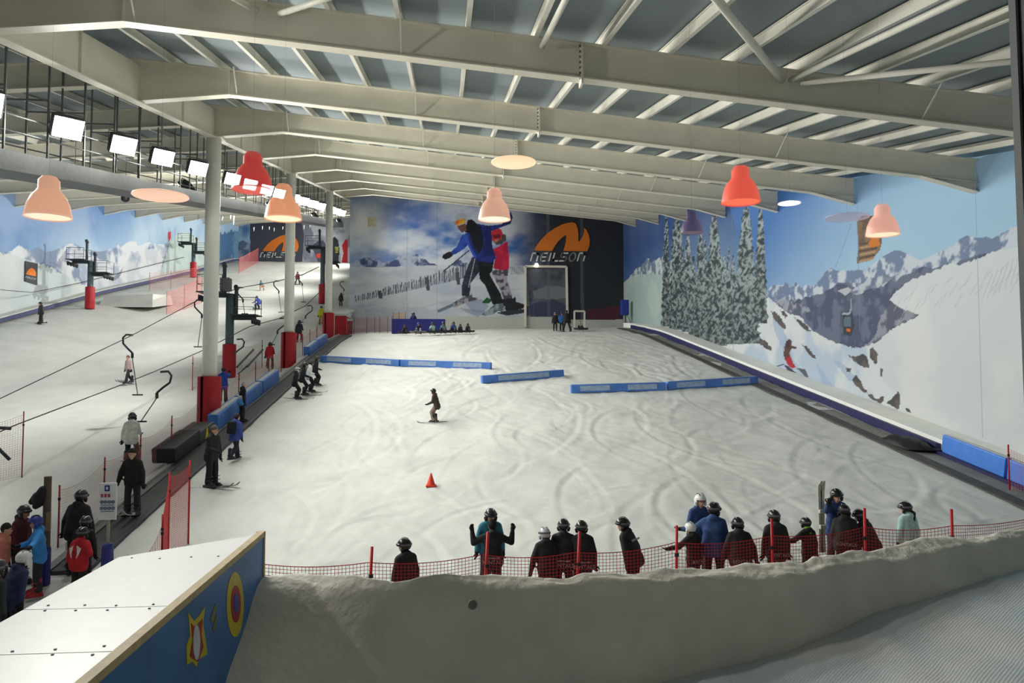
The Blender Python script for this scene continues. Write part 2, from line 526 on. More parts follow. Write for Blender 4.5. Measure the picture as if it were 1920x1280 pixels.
# middle ranges
pr.poly([(1425, 560), (1438, 548), (1446, 536), (1458, 534), (1472, 529), (1482, 540), (1492, 528), (1502, 540), (1512, 534), (1530, 532), (1545, 512), (1558, 502), (1570, 508), (1590, 508), (1612, 506), (1625, 506), (1640, 492), (1660, 478), (1676, 470), (1688, 470), (1702, 476), (1716, 484), (1740, 482), (1765, 470), (1786, 462), (1800, 448), (1812, 441), (1830, 446), (1850, 444), (1880, 436), (1905, 424), (1990, 395), (1990, 640), (1430, 640)],
        (116, 134, 166), rough=0.16, fs=2.0, rgb2=(204, 213, 224), seed=21)
pr.poly([(1430, 575), (1450, 566), (1470, 560), (1490, 566), (1510, 556), (1530, 552), (1548, 545), (1560, 540), (1580, 530), (1600, 538), (1620, 544), (1640, 540), (1665, 528), (1690, 518), (1720, 505), (1760, 500), (1800, 488), (1830, 478), (1850, 475), (1800, 560), (1720, 620), (1640, 660), (1560, 660), (1500, 640), (1430, 600)],
        (80, 88, 114), rough=0.16, fs=1.6, rgb2=(108, 115, 138), seed=31)
pr.poly([(1452, 568), (1470, 556), (1490, 572), (1505, 566), (1520, 584), (1490, 592)], (190, 196, 206), 0.6, rough=0.12, fs=2.2, rgb2=(96, 102, 126), seed=11)
pr.poly([(1570, 545), (1590, 538), (1610, 536), (1640, 520), (1660, 512), (1700, 512), (1680, 528), (1640, 545), (1600, 552)], (206, 212, 218), 0.8, rough=0.15, fs=2.0, rgb2=(110, 120, 145), seed=12)
# big white run on the right, with its ragged top edge
run = [(1617, 650), (1635, 640), (1657, 628), (1680, 612), (1713, 598), (1722, 590), (1690, 580), (1668, 562), (1680, 545), (1712, 522), (1742, 512), (1780, 494), (1800, 498), (1833, 484), (1870, 470), (1913, 462), (1990, 425), (1990, 1000), (1600, 900)]
pr.poly(run, (214, 222, 226), rough=0.05, fs=0.22, rgb2=(226, 230, 228), seed=41)
pr.poly([(1640, 630), (1652, 590), (1668, 570), (1690, 578), (1722, 592), (1700, 600), (1668, 618), (1645, 640), (1620, 650)], (92, 98, 118), rough=0.08, fs=1.6, rgb2=(150, 156, 168), seed=43)
for i in range(26):
    x0 = 1690 + i * 9.5; y0 = 560 + 18 * math.sin(i * 1.7) - i * 2.4
    pr.line([(x0, y0), (x0 - 14, y0 + 22 + 8 * math.sin(i * 2.3))], 0.05, (182, 192, 204), 0.5)
for i in range(8):
    pr.line([(1840 + i * 11, 565 - i * 6), (1860 + i * 10, 515 - i * 7)], 0.05, (176, 186, 198), 0.45)
# near ridge with rock bands
ridge = [(1432, 545), (1440, 556), (1462, 575), (1480, 588), (1500, 592), (1522, 618), (1545, 632), (1570, 644), (1600, 652), (1622, 650), (1634, 656), (1646, 672), (1652, 700), (1656, 715), (1680, 735), (1696, 760), (1712, 790), (1720, 900), (1180, 900), (1300, 560)]
pr.poly(ridge, (222, 228, 230), rough=0.04, fs=0.35, rgb2=(190, 206, 224), seed=51)
for band in ([(1448, 590), (1460, 596), (1478, 640), (1492, 690), (1470, 660), (1452, 620)], [(1470, 660), (1492, 680), (1520, 712), (1545, 740), (1530, 742), (1500, 715)], [(1530, 680), (1560, 720), (1575, 745), (1560, 742), (1540, 715)], [(1560, 670), (1590, 690), (1610, 715), (1590, 712)]):
    pr.poly(band, (168, 190, 216), 0.75, rough=0.05)
brown = (96, 84, 78)
for rk in ([(1444, 582), (1452, 583), (1466, 597), (1474, 612), (1472, 617), (1462, 610), (1450, 596)], [(1462, 580), (1470, 582), (1477, 594), (1472, 597)],
           [(1488, 592), (1500, 600), (1512, 610), (1522, 621), (1514, 621), (1500, 610)], [(1418, 630), (1436, 640), (1446, 650), (1447, 656), (1436, 654), (1420, 640)],
           [(1503, 644), (1512, 648), (1524, 664), (1534, 674), (1526, 672), (1512, 658)], [(1590, 664), (1604, 668), (1620, 664), (1628, 676), (1630, 690), (1616, 686), (1600, 676)],
           [(1630, 656), (1637, 650), (1646, 664), (1645, 680), (1640, 684), (1632, 672)], [(1650, 690), (1656, 692), (1655, 706), (1650, 704)],
           [(1598, 712), (1606, 702), (1614, 714), (1618, 724), (1628, 738), (1620, 736), (1606, 724)], [(1627, 740), (1636, 738), (1642, 748), (1658, 744), (1656, 752), (1648, 756), (1634, 748)],
           [(1662, 756), (1676, 742), (1684, 732), (1688, 742), (1687, 766), (1674, 762)], [(1698, 764), (1704, 766), (1710, 775), (1700, 772)], [(1586, 690), (1596, 690), (1594, 697), (1588, 697)]):
    pr.poly(rk, brown, 0.95, rough=0.07, fs=2.5, rgb2=(66, 60, 62), seed=61)
# conifers laden with snow
def conifer(cx, top, bot, hw, seed, dark=(50, 64, 68), light=(178, 192, 194)):
    r = np.random.RandomState(seed)
    L = []; Rr = []
    n = int((bot - top) / 4)
    for i in range(n + 1):
        y = top + (bot - top) * i / n
        w = hw * (0.12 + 0.88 * (i / n) ** 0.62) * (0.8 + 0.4 * r.rand())
        L.append((cx - w, y)); Rr.append((cx + hw * (0.12 + 0.88 * (i / n) ** 0.62) * (0.8 + 0.4 * r.rand()), y))
    m = pr.mask(pr.pts(L + Rr[::-1]))
    if m.size == 0: return
    pr.c[m] = np.array(lin(*dark))
    u = pr.u[m]; v = pr.v[m]
    n1 = fbm(u * 3.4 + 0.8 * np.sin(v * 6), v * 5.5, seed, 4)
    n2 = fbm(u * 0.9, v * 0.9, seed + 5, 3)
    hh = np.clip((v - v.min()) / (v.max() - v.min()), 0, 1)
    tt = sstep((n1 - 0.36 - 0.12 * (0.55 - n2)) / 0.30)[:, None] * (0.55 + 0.35 * hh)[:, None]
    pr.c[m] = pr.c[m] * (1 - tt) + np.array(lin(*light)) * tt
for cx, top, bot, hw, sd in ((1300, 478, 632, 9, 3), (1330, 490, 640, 8, 4), (1358, 478, 645, 8, 5), (1374, 478, 645, 9, 6), (1366, 462, 645, 7, 16), (1386, 470, 645, 9, 7), (1249, 400, 612, 9, 8), (1290, 440, 622, 12, 9), (1313, 432, 634, 12, 10), (1322, 448, 636, 8, 11), (1352, 480, 648, 10, 12), (1426, 392, 606, 14, 13), (1270, 398, 618, 19, 14), (1339, 398, 646, 21, 15), (1399, 388, 644, 25, 17)):
    conifer(cx, top, bot, hw, sd)
# printed skier, cabins, cable
pr.poly([(1474, 640), (1480, 635), (1485, 640), (1484, 648), (1494, 651), (1493, 654), (1484, 653), (1480, 662), (1482, 672), (1472, 675), (1469, 665), (1471, 650)], (98, 72, 66), fs=3, rgb2=(70, 54, 54))
pr.poly([(1472, 672), (1482, 667), (1487, 680), (1492, 688), (1484, 690), (1476, 682)], (182, 42, 60))
pr.poly([(1470, 684), (1478, 686), (1494, 700), (1490, 701), (1476, 693)], (70, 76, 88))
pr.poly([(1494, 690), (1510, 692), (1516, 706), (1512, 708)], (96, 98, 106)); pr.line([(1454, 687), (1470, 683)], 0.06, (90, 84, 88))
pr.poly([(1606, 416), (1616, 404), (1640, 404), (1650, 418), (1654, 450), (1650, 468), (1634, 488), (1606, 494), (1610, 460)], (138, 112, 86), fs=1.2, rgb2=(104, 88, 74))
for i in range(6): pr.line([(1612, 458 + i * 6.5), (1648 - i * 2.2, 452 + i * 6.5)], 0.09, (178, 148, 112) if i % 2 else (88, 72, 62))
pr.poly([(1628, 456), (1636, 444), (1648, 446), (1650, 460), (1632, 464)], (214, 122, 40))
pr.line([(1597, 418), (1567, 500)], 0.04, (96, 118, 150), 0.6)
pr.poly([(1580, 592), (1584, 584), (1598, 586), (1602, 610), (1596, 630), (1580, 626)], (54, 62, 72)); pr.poly([(1583, 594), (1596, 594), (1596, 612), (1582, 612)], (92, 116, 132))
pr.poly([(1587, 616), (1594, 616), (1595, 622), (1587, 621)], (230, 110, 40)); pr.line([(1580, 588), (1593, 588), (1596, 578), (1596, 562)], 0.1, (170, 178, 186))
for x in (1465, 1605, 1828, 1370, 1292): pr.line([(x, 300), (x + (x - 960) * 0.0165, 820)], 0.05, (120, 140, 165), 0.45)
pr.c *= 0.74
wr = grid_mesh('wall_right', np.stack([np.full_like(Yw, XR), Yw, Zw], -1), pr.c)
wr.materials.append(print_mat('mural_print')); wr.shade_smooth()
WALLR = tag(link('wall_right', wr), 'long side wall printed with snowy conifers, peaks and a ski run', kind='structure')

# ---------- wall at the top of the nursery slope
pxs = np.arange(640, 1180, 1.15)
Xcol = np.array([atY(p, 500, YF).x for p in pxs]); Xcol = np.r_[XC + 0.02, Xcol[(Xcol > XC + 0.05) & (Xcol < XR - 0.02)], XR]
zt = np.linspace(4.2, S * YF + 5.3, 225)
Xw, Zw2 = np.meshgrid(Xcol, zt)
pf = Painter(Xw, Zw2, lambda x, y: (lambda P: (P.x, P.z))(atY(x, y, YF)))
ALL = np.arange(pf.u.size)
n = fbm(pf.u * 0.16, pf.v * 0.30, 77, 5)[:, None]
n2 = fbm(pf.u * 0.5, pf.v * 0.8, 78, 4)[:, None]
tt = sstep((n + 0.3 * n2 - 0.50) / 0.28)
blue = np.array(lin(74, 122, 196)); white = np.array(lin(226, 232, 240))
pf.c[:] = blue * (1 - tt) + white * tt
tL = np.clip((np.array([pf.conv(800, 450)[0]])[0] - pf.u) / 9, 0, 1)[:, None]
pf.c = pf.c * (1 - 0.35 * tL) + white * 0.35 * tL
# storm-blue right half of the sky fading to charcoal
uD = pf.conv(975, 450)[0]; uE = pf.conv(1075, 450)[0]
td = sstep((pf.u - pf.conv(930, 450)[0]) / (uD - pf.conv(930, 450)[0] + 2.0))[:, None]
storm = np.array(lin(62, 70, 108)) * (1 - 0.5 * n) + np.array(lin(150, 160, 182)) * 0.35 * sstep((n2 - 0.5) / 0.25)
pf.c = pf.c * (1 - td * 0.9) + storm * td * 0.9
# clear blue hole and cloud streak above the skiers
def blob(P_, px, py, rx, ry, rgb, a):
    u0, v0 = P_.conv(px, py); ux = abs(P_.conv(px + rx, py)[0] - u0); vy = abs(P_.conv(px, py + ry)[1] - v0)
    q = ((P_.u - u0) / ux) ** 2 + ((P_.v - v0) / vy) ** 2 + (fbm(P_.u * .6, P_.v * .8, 91, 4) - .5) * 1.6
    w_ = (np.clip(np.exp(-q), 0, 1) * a)[:, None]
    P_.c = P_.c * (1 - w_) + np.array(lin(*rgb)) * w_
blob(pf, 785, 405, 40, 28, (62, 108, 196), .85)
blob(pf, 735, 440, 22, 14, (120, 164, 220), .6)
blob(pf, 680, 420, 50, 45, (250, 250, 250), .9)
blob(pf, 850, 400, 40, 22, (214, 220, 230), .7)
# horizon hills and snowfield
pf.poly([(640, 490), (655, 494), (668, 488), (684, 482), (700, 484), (716, 492), (735, 490), (752, 480), (766, 476), (780, 475), (792, 484), (806, 494), (820, 498), (845, 496), (862, 487), (880, 496), (900, 500), (960, 500), (960, 512), (640, 512)], (84, 92, 136), rough=0.12, fs=1.2, rgb2=(188, 198, 218), seed=5)
snowm = pf.mask(pf.pts([(630, 500), (700, 501), (820, 497), (870, 500), (985, 498), (1000, 640), (630, 640)]))
pf.fill(snowm, (214, 220, 228), 1.0, 0.35, (198, 206, 218), 15)
pf.fill(snowm, (180, 190, 208), 0.35, 0.8, (226, 230, 234), 16, sx=0.4, sy=1.6)
# picket fence receding up the hill
r = np.random.RandomState(2)
for i in range(62):
    f = i / 61.0
    x = 668 + 205 * f ** 0.93 + r.uniform(-0.6, 0.6)
    y0 = 564 - 44 * f; h = 10 + 17 * f
    lean = r.uniform(-2, 1.5)
    pf.line([(x, y0), (x + lean, y0 - h * r.uniform(0.75, 1.05))], 0.11, (88, 90, 108), 0.85)
for x, y0, h in ((712, 559, 13), (801, 544, 24), (858, 533, 22)):
    pf.poly([(x - 4, y0 - h), (x + 3, y0 - h - 1), (x + 5, y0), (x - 1, y0 + 1)], (84, 86, 100))
for i in range(14): pf.line([(958 + i * 3.2, 500), (959 + i * 3.2, 514)], 0.09, (96, 102, 118), 0.6)
pf.line([(652, 572), (740, 588), (860, 560)], 0.12, (190, 198, 212), 0.5)
# charcoal sponsor panel
tp = sstep((pf.u - pf.conv(978, 450)[0]) / (pf.conv(1045, 450)[0] - pf.conv(978, 450)[0]))[:, None]
up = sstep((pf.v - pf.conv(1000, 540)[1]) / 3.5)[:, None]
dark = np.array(lin(52, 55, 62))
pf.c = pf.c * (1 - tp) + dark * tp
mlow = pf.mask(pf.pts([(985, 500), (1062, 502), (1062, 640), (985, 640)]))
pf.fill(mlow, (116, 122, 130), 0.6, 0.5, (84, 88, 98), 18)
pf.poly([(985, 575), (1010, 566), (1040, 562), (1062, 572), (1062, 592), (985, 592)], (58, 62, 100), 0.7, rough=0.1)
pf.poly([(1000, 545), (1030, 535), (1062, 540), (1062, 560), (1000, 560)], (150, 156, 164), 0.5, rough=0.1)
for x in (1027, 1090): pf.line([(x, 380), (x + 2, 600)], 0.32, (112, 116, 120), 0.45)
pf.poly([(1100, 578), (1164, 574), (1166, 612), (1096, 610)], (104, 44, 60), 0.6, rough=0.25)
# the two printed skiers, traced in a 5.817x enlargement
Z5 = lambda L: [(820 + a / 5.817, 380 + b / 5.817) for a, b in L]
P5 = lambda L, c, **k: pf.poly(Z5(L), c, **k)
P5([(300, 1090), (420, 1050), (520, 1060), (560, 1130), (500, 1200), (380, 1190)], (150, 160, 190), alpha=0.7)
P5([(0, 1170), (170, 1095), (200, 1120), (10, 1200)], (120, 130, 150)); P5([(250, 1150), (560, 1180), (440, 1240), (330, 1200)], (140, 150, 180), alpha=0.6)
P5([(480, 1090), (540, 1030), (600, 1060), (560, 1100)], (40, 96, 62))
# child: trousers, jacket, hood, helmet, goggles
P5([(585, 740), (780, 720), (760, 830), (800, 960), (820, 1050), (730, 1070), (690, 950), (640, 860)], (176, 172, 184), fs=2.5, rgb2=(84, 80, 92), seed=4)
P5([(700, 1050), (830, 1040), (850, 1020), (860, 1080), (960, 1110), (940, 1150), (760, 1200), (720, 1120)], (44, 46, 52))
P5([(490, 480), (620, 500), (680, 470), (740, 430), (765, 420), (770, 500), (785, 600), (780, 720), (700, 735), (615, 720), (620, 640), (640, 590), (540, 570), (470, 540)], (214, 46, 82), fs=1.0, rgb2=(190, 34, 70))
P5([(600, 400), (690, 330), (750, 350), (750, 410), (700, 450), (640, 460)], (112, 108, 104), fs=2, rgb2=(86, 82, 80))
P5([(580, 330), (620, 290), (660, 275), (700, 295), (712, 340), (690, 400), (640, 430), (600, 415)], (206, 52, 62)); P5([(600, 350), (690, 345), (690, 380), (620, 392)], (110, 34, 40)); P5([(620, 400), (670, 395), (650, 432), (622, 428)], (180, 130, 110))
# adult: legs, boots, jacket, arm, glove, pole, head
P5([(380, 590), (470, 610), (465, 740), (400, 830), (360, 880), (355, 1020), (270, 1020), (268, 900), (290, 810), (330, 700)], (62, 64, 84), fs=1.5, rgb2=(46, 48, 62))
P5([(440, 620), (620, 620), (600, 740), (570, 780), (620, 870), (690, 990), (720, 1090), (640, 1130), (600, 1100), (560, 990), (520, 900), (460, 830), (455, 740)], (36, 40, 46), fs=1.5, rgb2=(26, 30, 34))
P5([(170, 1090), (260, 1040), (290, 1010), (350, 1020), (372, 992), (385, 1030), (440, 1040), (430, 1060), (340, 1080), (220, 1130), (180, 1140)], (168, 164, 172), fs=2, rgb2=(90, 88, 98))
P5([(480, 1220), (560, 1160), (620, 1110), (700, 1095), (740, 1130), (735, 1190), (660, 1180), (600, 1220), (520, 1235)], (166, 178, 190), fs=2, rgb2=(104, 116, 128))
P5([(640, 1200), (800, 1170), (960, 1160), (960, 1200), (760, 1230)], (60, 64, 70))
P5([(340, 180), (440, 230), (560, 250), (700, 235), (760, 180), (800, 90), (822, 160), (800, 230), (690, 270), (590, 310), (600, 480), (640, 600), (600, 650), (430, 640), (400, 560), (350, 470), (270, 360), (330, 320)], (44, 58, 140), fs=1.2, rgb2=(34, 44, 104))
P5([(350, 300), (420, 230), (480, 260), (500, 400), (490, 500), (450, 560), (400, 480), (360, 380)], (30, 34, 46))
P5([(330, 190), (380, 180), (430, 230), (420, 290), (350, 330), (300, 320)], (28, 30, 38))
P5([(270, 350), (340, 350), (330, 460), (280, 510), (200, 560), (160, 570), (155, 530), (220, 470)], (56, 88, 186), fs=1.4, rgb2=(44, 70, 156))
P5([(270, 350), (320, 340), (360, 470), (430, 590), (400, 600), (340, 480)], (58, 92, 196))
P5([(60, 570), (110, 540), (150, 530), (170, 580), (120, 610), (80, 620), (52, 595)], (34, 36, 48))
P5([(190, 160), (230, 120), (280, 105), (325, 130), (330, 180), (310, 250), (250, 190), (195, 190)], (182, 190, 204)); P5([(190, 210), (230, 180), (300, 170), (310, 220), (240, 240), (220, 255), (195, 235)], (224, 110, 52), fs=3, rgb2=(232, 180, 60)); P5([(215, 255), (310, 225), (320, 300), (270, 325), (240, 300)], (112, 80, 72))
pf.line(Z5([(345, 520), (65, 750)]), 0.12, (70, 72, 84)); pf.line(Z5([(410, 610), (340, 920)]), 0.08, (180, 184, 196))
for x in (764, 820, 1000): pf.line([(x, 350), (x + (x - 960) * .005, 610)], 0.06, (110, 120, 150), 0.35)
# plain kick boards at the bottom of the wall
pf.poly([(834, 593), (1040, 594), (1068, 599), (1180, 599), (1180, 660), (834, 660)], (206, 208, 200))
pf.c *= 0.88
wf = grid_mesh('wall_back', np.stack([Xw, np.full_like(Xw, YF), Zw2], -1), pf.c)
wf.materials.append(print_mat('mural_print_back')); wf.shade_smooth()
WALLB = tag(link('wall_back', wf), 'end wall of the nursery slope printed with two skiers and a charcoal sponsor panel', kind='structure')

# ---------- left wall: ranges under a blue sky
pxs = np.arange(-20, 452, 1.5)
Ycol = np.array([atX(p, 480, XL).y for p in pxs]); Ycol = np.r_[8, 20, 35, 45, Ycol[Ycol < YT - 0.3], YT]
rel = np.linspace(-7.5, 3.6, 150)
Yw, Rw = np.meshgrid(Ycol, rel); Zw = S * Yw + Rw + np.interp(Yw, [60, 125], [0, 3.2]) * (Rw < -2) * np.clip((-2 - Rw) / 5, 0, 1)
pl = Painter(Yw, Zw, lambda x, y: (lambda P: (P.y, P.z))(atX(x, y, XL)))
ALL = np.arange(pl.u.size)
pl.grad(ALL, (180, 395), (92, 132, 190), (190, 470), (176, 204, 226))
pl.fill(ALL, (206, 222, 236), 0.35, 0.14, (110, 150, 200), 5, 0.35, 0.7)
pl.poly([(-30, 478), (0, 476), (22, 470), (40, 462), (60, 470), (80, 468), (110, 466), (125, 459), (140, 457), (155, 466), (175, 470), (215, 464), (235, 456), (250, 453), (265, 460), (290, 456), (310, 458), (330, 470), (330, 560), (-30, 560)], (134, 150, 178), rough=0.3, fs=0.5, rgb2=(222, 226, 230), seed=4)
pl.poly([(100, 500), (118, 476), (132, 460), (142, 460), (160, 475), (176, 500), (200, 530), (215, 545), (200, 545), (170, 515), (150, 480), (130, 490), (115, 510)], (132, 142, 168), 0.8, rough=0.25, fs=0.7, rgb2=(214, 218, 226), seed=9)
pl.poly([(140, 462), (180, 480), (220, 500), (260, 470), (300, 460), (330, 470), (310, 540), (200, 580), (150, 520)], (218, 222, 226), 0.75, rough=0.3, fs=0.45, rgb2=(178, 188, 204), seed=14)
pl.poly([(213, 520), (222, 512), (232, 500), (224, 520), (214, 526)], (120, 128, 150), 0.8)
pl.poly([(-30, 470), (20, 478), (60, 490), (100, 503), (130, 520), (170, 540), (215, 545), (260, 528), (300, 505), (330, 480), (330, 640), (-30, 640)], (216, 222, 220), rough=0.15, fs=0.25, rgb2=(204, 214, 216), seed=24)
pl.poly([(300, 510), (308, 480), (318, 455), (330, 440), (345, 434), (358, 437), (372, 447), (384, 460), (396, 480), (420, 520), (300, 545)], (198, 214, 210), rough=0.12, fs=0.4, rgb2=(186, 204, 204), seed=26)
pl.poly([(382, 458), (395, 440), (450, 430), (450, 500), (400, 500)], (74, 110, 150), 1, rough=0.3, fs=0.5, rgb2=(110, 150, 184), seed=28)
pl.poly([(314, 436), (320, 434), (321, 446), (316, 454)], (196, 62, 70)); pl.line([(318, 455), (310, 480), (304, 500)], 0.25, (120, 128, 140), 0.7)
pl.c *= 0.88
wl = grid_mesh('wall_left', np.stack([np.full_like(Yw, XL), Yw, Zw], -1), pl.c)
wl.materials.append(print_mat('mural_print_left')); wl.shade_smooth()
WALLL = tag(link('wall_left', wl), 'far side wall printed with a white mountain range under hazy blue sky', kind='structure')

# ---------- wall at the top of the main slope
pxs = np.arange(436, 720, 1.1)
Xcol = np.array([atY(p, 450, YT).x for p in pxs]); Xcol = np.r_[XL, Xcol[Xcol > XL + 0.1], -8.0]
zt = np.linspace(17.0, S * YT + 6.0, 110)
Xw, Zw2 = np.meshgrid(Xcol, zt)
pt = Painter(Xw, Zw2, lambda x, y: (lambda P: (P.x, P.z))(atY(x, y, YT)))
ALL = np.arange(pt.u.size)
pt.fill(ALL, (80, 122, 168), 1, 0.25, (150, 178, 200), 3)
pt.poly([(430, 468), (445, 455), (455, 450), (470, 458), (470, 495), (430, 495)], (84, 100, 124), 0.9, rough=0.4, fs=0.8, rgb2=(150, 160, 170), seed=6)
pt.poly([(469, 380), (560, 380), (572, 440), (590, 500), (469, 500)], (70, 72, 84))
pt.poly([(558, 380), (660, 380), (660, 500), (566, 500), (570, 440)], (120, 124, 138), 1, fs=0.35, rgb2=(186, 190, 200), seed=8)
pt.poly([(580, 420), (610, 400), (660, 400), (660, 500), (600, 500)], (196, 200, 208), 0.7, rough=0.5, fs=0.5, rgb2=(140, 146, 158), seed=9)
pt.poly([(588, 458), (596, 452), (606, 450), (612, 460), (610, 475), (616, 500), (600, 500), (592, 480), (586, 466)], (72, 76, 92))
pt.poly([(622, 450), (627, 443), (634, 450), (637, 470), (634, 494), (622, 494), (620, 470)], (46, 52, 60)); pt.poly([(628, 462), (634, 462), (634, 474), (629, 474)], (150, 150, 60))
pt.poly([(641, 460), (648, 448), (652, 450), (652, 494), (640, 494), (644, 475)], (188, 36, 52))
pt.poly([(594, 476), (603, 474), (603, 484), (594, 484)], (206, 72, 60))
wt = grid_mesh('wall_top', np.stack([Xw, np.full_like(Xw, YT), Zw2], -1), pt.c)
wt.materials.append(print_mat('mural_print_top')); wt.shade_smooth()
WALLT = tag(link('wall_top', wt), 'distant end wall of the main slope with a dark sponsor panel', kind='structure')

# sponsor emblem and lettering as vinyl cut-outs on the walls
EMB = [(275, 890), (330, 780), (450, 620), (600, 470), (780, 350), (950, 265), (1100, 225), (1200, 215), (1270, 245), (1310, 330), (1335, 480), (1335, 690), (1400, 620), (1450, 540), (1475, 400), (1470, 345), (1530, 400), (1580, 500), (1610, 640), (1600, 770), (1550, 910), (975, 900), (1020, 760), (1045, 600), (1040, 515), (960, 570), (860, 660), (780, 770), (700, 905)]
def arc(cx, cy, rx, ry, a0, a1, n=7): return [(cx + rx * math.cos(R(a0 + (a1 - a0) * i / n)), cy + ry * math.sin(R(a0 + (a1 - a0) * i / n))) for i in range(n + 1)]
LET = {  # centre lines inside a unit-high box
    'n': (1.05, [[(0, 0), (0, 1), (.55, 1)] + arc(.60, .72, .28, .28, 90, 0) + [(.88, 0)]]),
    'E': (1.0, [[(.85, 1), (.35, 1)] + arc(.35, .5, .3, .5, 90, 270) + [(.80, 0)], [(.10, .5), (.75, .5)]]),
    'I': (.35, [[(.1, 0), (.1, 1)]]),
    'L': (.85, [[(.08, 1), (.08, .25)] + arc(.33, .25, .25, .25, 180, 270) + [(.85, 0)]]),
    'S': (1.0, [[(.95, 1), (.3, 1)] + arc(.3, .76, .24, .24, 90, 270) + [(.65, .52)] + arc(.65, .26, .25, .26, 90, -90) + [(.0, 0)]]),
    'O': (1.1, [arc(.5, .5, .42, .5, 0, 360, 20)]),
}
def word_strips(mb, text, to3, nrm, shear=0.28, sw=0.2):
    x = 0.0
    tot = sum(LET[c][0] for c in text) + 0.16 * (len(text) - 1)
    for c in text:
        w, strokes = LET[c]
        for st in strokes:
            for a, b in zip(st[:-1], st[1:]):
                a = np.array(a); b = np.array(b); d = b - a; L = np.hypot(*d)
                if L < 1e-6: continue
                d = d / L; nn = np.array([-d[1], d[0]]) * sw / 2
                a2 = a - d * sw * .25; b2 = b + d * sw * .25
                q = [a2 + nn, a2 - nn, b2 - nn, b2 + nn]
                q = [((p[0] * 0.92 + x + shear * p[1]) / tot, p[1]) for p in q]
                mb.poly([to3(*p) for p in q], 0.02, nrm)
        x += w + 0.16
M_ORANGE = mat('orange_vinyl', (224, 122, 40), 0.5, var=0.08, scale=0.6)
M_VWHITE = mat('white_vinyl', (214, 216, 214), 0.5, var=0.04)
def sponsor(wall, to_px, plane, nrm, off):
    """to_px maps enlargement coordinates to the photograph, plane places them on the wall"""
    e = MB().poly([plane(*to_px(a, b)) + Vector(nrm) * off for a, b in EMB], 0.03, nrm).build('emblem', M_ORANGE, wall)
    e['label'] = 'orange peak emblem'
    w = MB()
    def to3(u, v): return plane(*to_px(190 + u * 1310, 1140 - v * 185)) + Vector(nrm) * off
    word_strips(w, 'nEILSOn', to3, nrm)
    l = w.build('lettering', M_VWHITE, wall); l['label'] = 'white slanted sponsor lettering'
sponsor(WALLB, lambda a, b: (980 + a / 12.8, 400 + b / 12.8), lambda x, y: atY(x, y, YF), (0, -1, 0), 0.03)
sponsor(WALLT, lambda a, b: (488 + (a - 190) * .0507, 440 + (b - 215) * .0455), lambda x, y: atY(x, y, YT), (0, -1, 0), 0.05)

# steel frame, spotlight plate and box standing against the back wall
wp = empty('door_1'); tag(wp, 'tall pale steel door frame on the charcoal panel', kind='structure')
b = MB()
q = [atY(985, 612, YF - .15), atY(985, 499, YF - .15), atY(1062, 500, YF - .15), atY(1064, 606, YF - .15)]
for i, (a, c) in enumerate(zip(q[:-1], q[1:])):
    MB().beam(a, c, 0.22, 0.16, up=(0, 1, 0)).build('frame', M_STEEL, wp)
k = MB().poly([atY(690, 407, YF - .02), atY(704, 407, YF - .02), atY(704, 425, YF - .02), atY(690, 425, YF - .02)], 0.06, (0, -1, 0)).build('wall_plate', mat('cream_plate', (206, 200, 170), .6))
tag(k, 'square cream plate on the clouds of the end wall', 'plate')

# ================================================================== ROOF
XA = -9.57                                        # ridge over the column line
def relbot(x):                                    # underside of the rafters
    if x >= XA: return 4.62 - 0.0890 * (x + 6.80)
    return 4.87 - 0.082 * (XA - x)
def reltop(x): return relbot(x) + 0.80
DT = 0.27                                         # deck above rafter tops
ce = MB()
ce.add([(XA, -4, S * -4 + reltop(XA) + DT), (XR + .2, -4, S * -4 + reltop(XR) + DT), (XR + .2, YF + 1, S * (YF + 1) + reltop(XR) + DT), (XA, YF + 1, S * (YF + 1) + reltop(XA) + DT)], [(0, 1, 2, 3)])
ce.add([(XL - .2, -4, S * -4 + reltop(XL) + DT), (XA, -4, S * -4 + reltop(XA) + DT), (XA, YT + 1, S * (YT + 1) + reltop(XA) + DT), (XL - .2, YT + 1, S * (YT + 1) + reltop(XL) + DT)], [(0, 1, 2, 3)])
CEIL = tag(ce.build('ceiling', M_DECK, fix=False), 'grey sheet roof deck on pale purlins', kind='structure')
# roof continuation to the right of the ridge behind the nursery wall (closes the hall)
def purlin(x, y0, y1):
    z = lambda y, h: (S * y + reltop(x) + h)
    m = MB()
    prof = [(-0.05, 0.0), (0.05, 0.0), (0.05, 0.02), (0.012, 0.02), (0.012, 0.23), (0.05, 0.23), (0.05, 0.25), (-0.05, 0.25), (-0.05, 0.23), (-0.012, 0.23), (-0.012, 0.02), (-0.05, 0.02)]
    n = len(prof)
    vs = [(x + a, y0, z(y0, h)) for a, h in prof] + [(x + a, y1, z(y1, h)) for a, h in prof]
    fs = [(i, (i + 1) % n, (i + 1) % n + n, i + n) for i in range(n)] + [tuple(range(n))[::-1], tuple(range(n, 2 * n))]
    return m.add(vs, fs).build('purlin', M_PURLIN, CEIL)
x = -8.55
while x < XR: purlin(x, -3.5, YF); x += 1.5
x = XA - 1.3
while x > XL: purlin(x, -3.5, YT); x -= 1.6

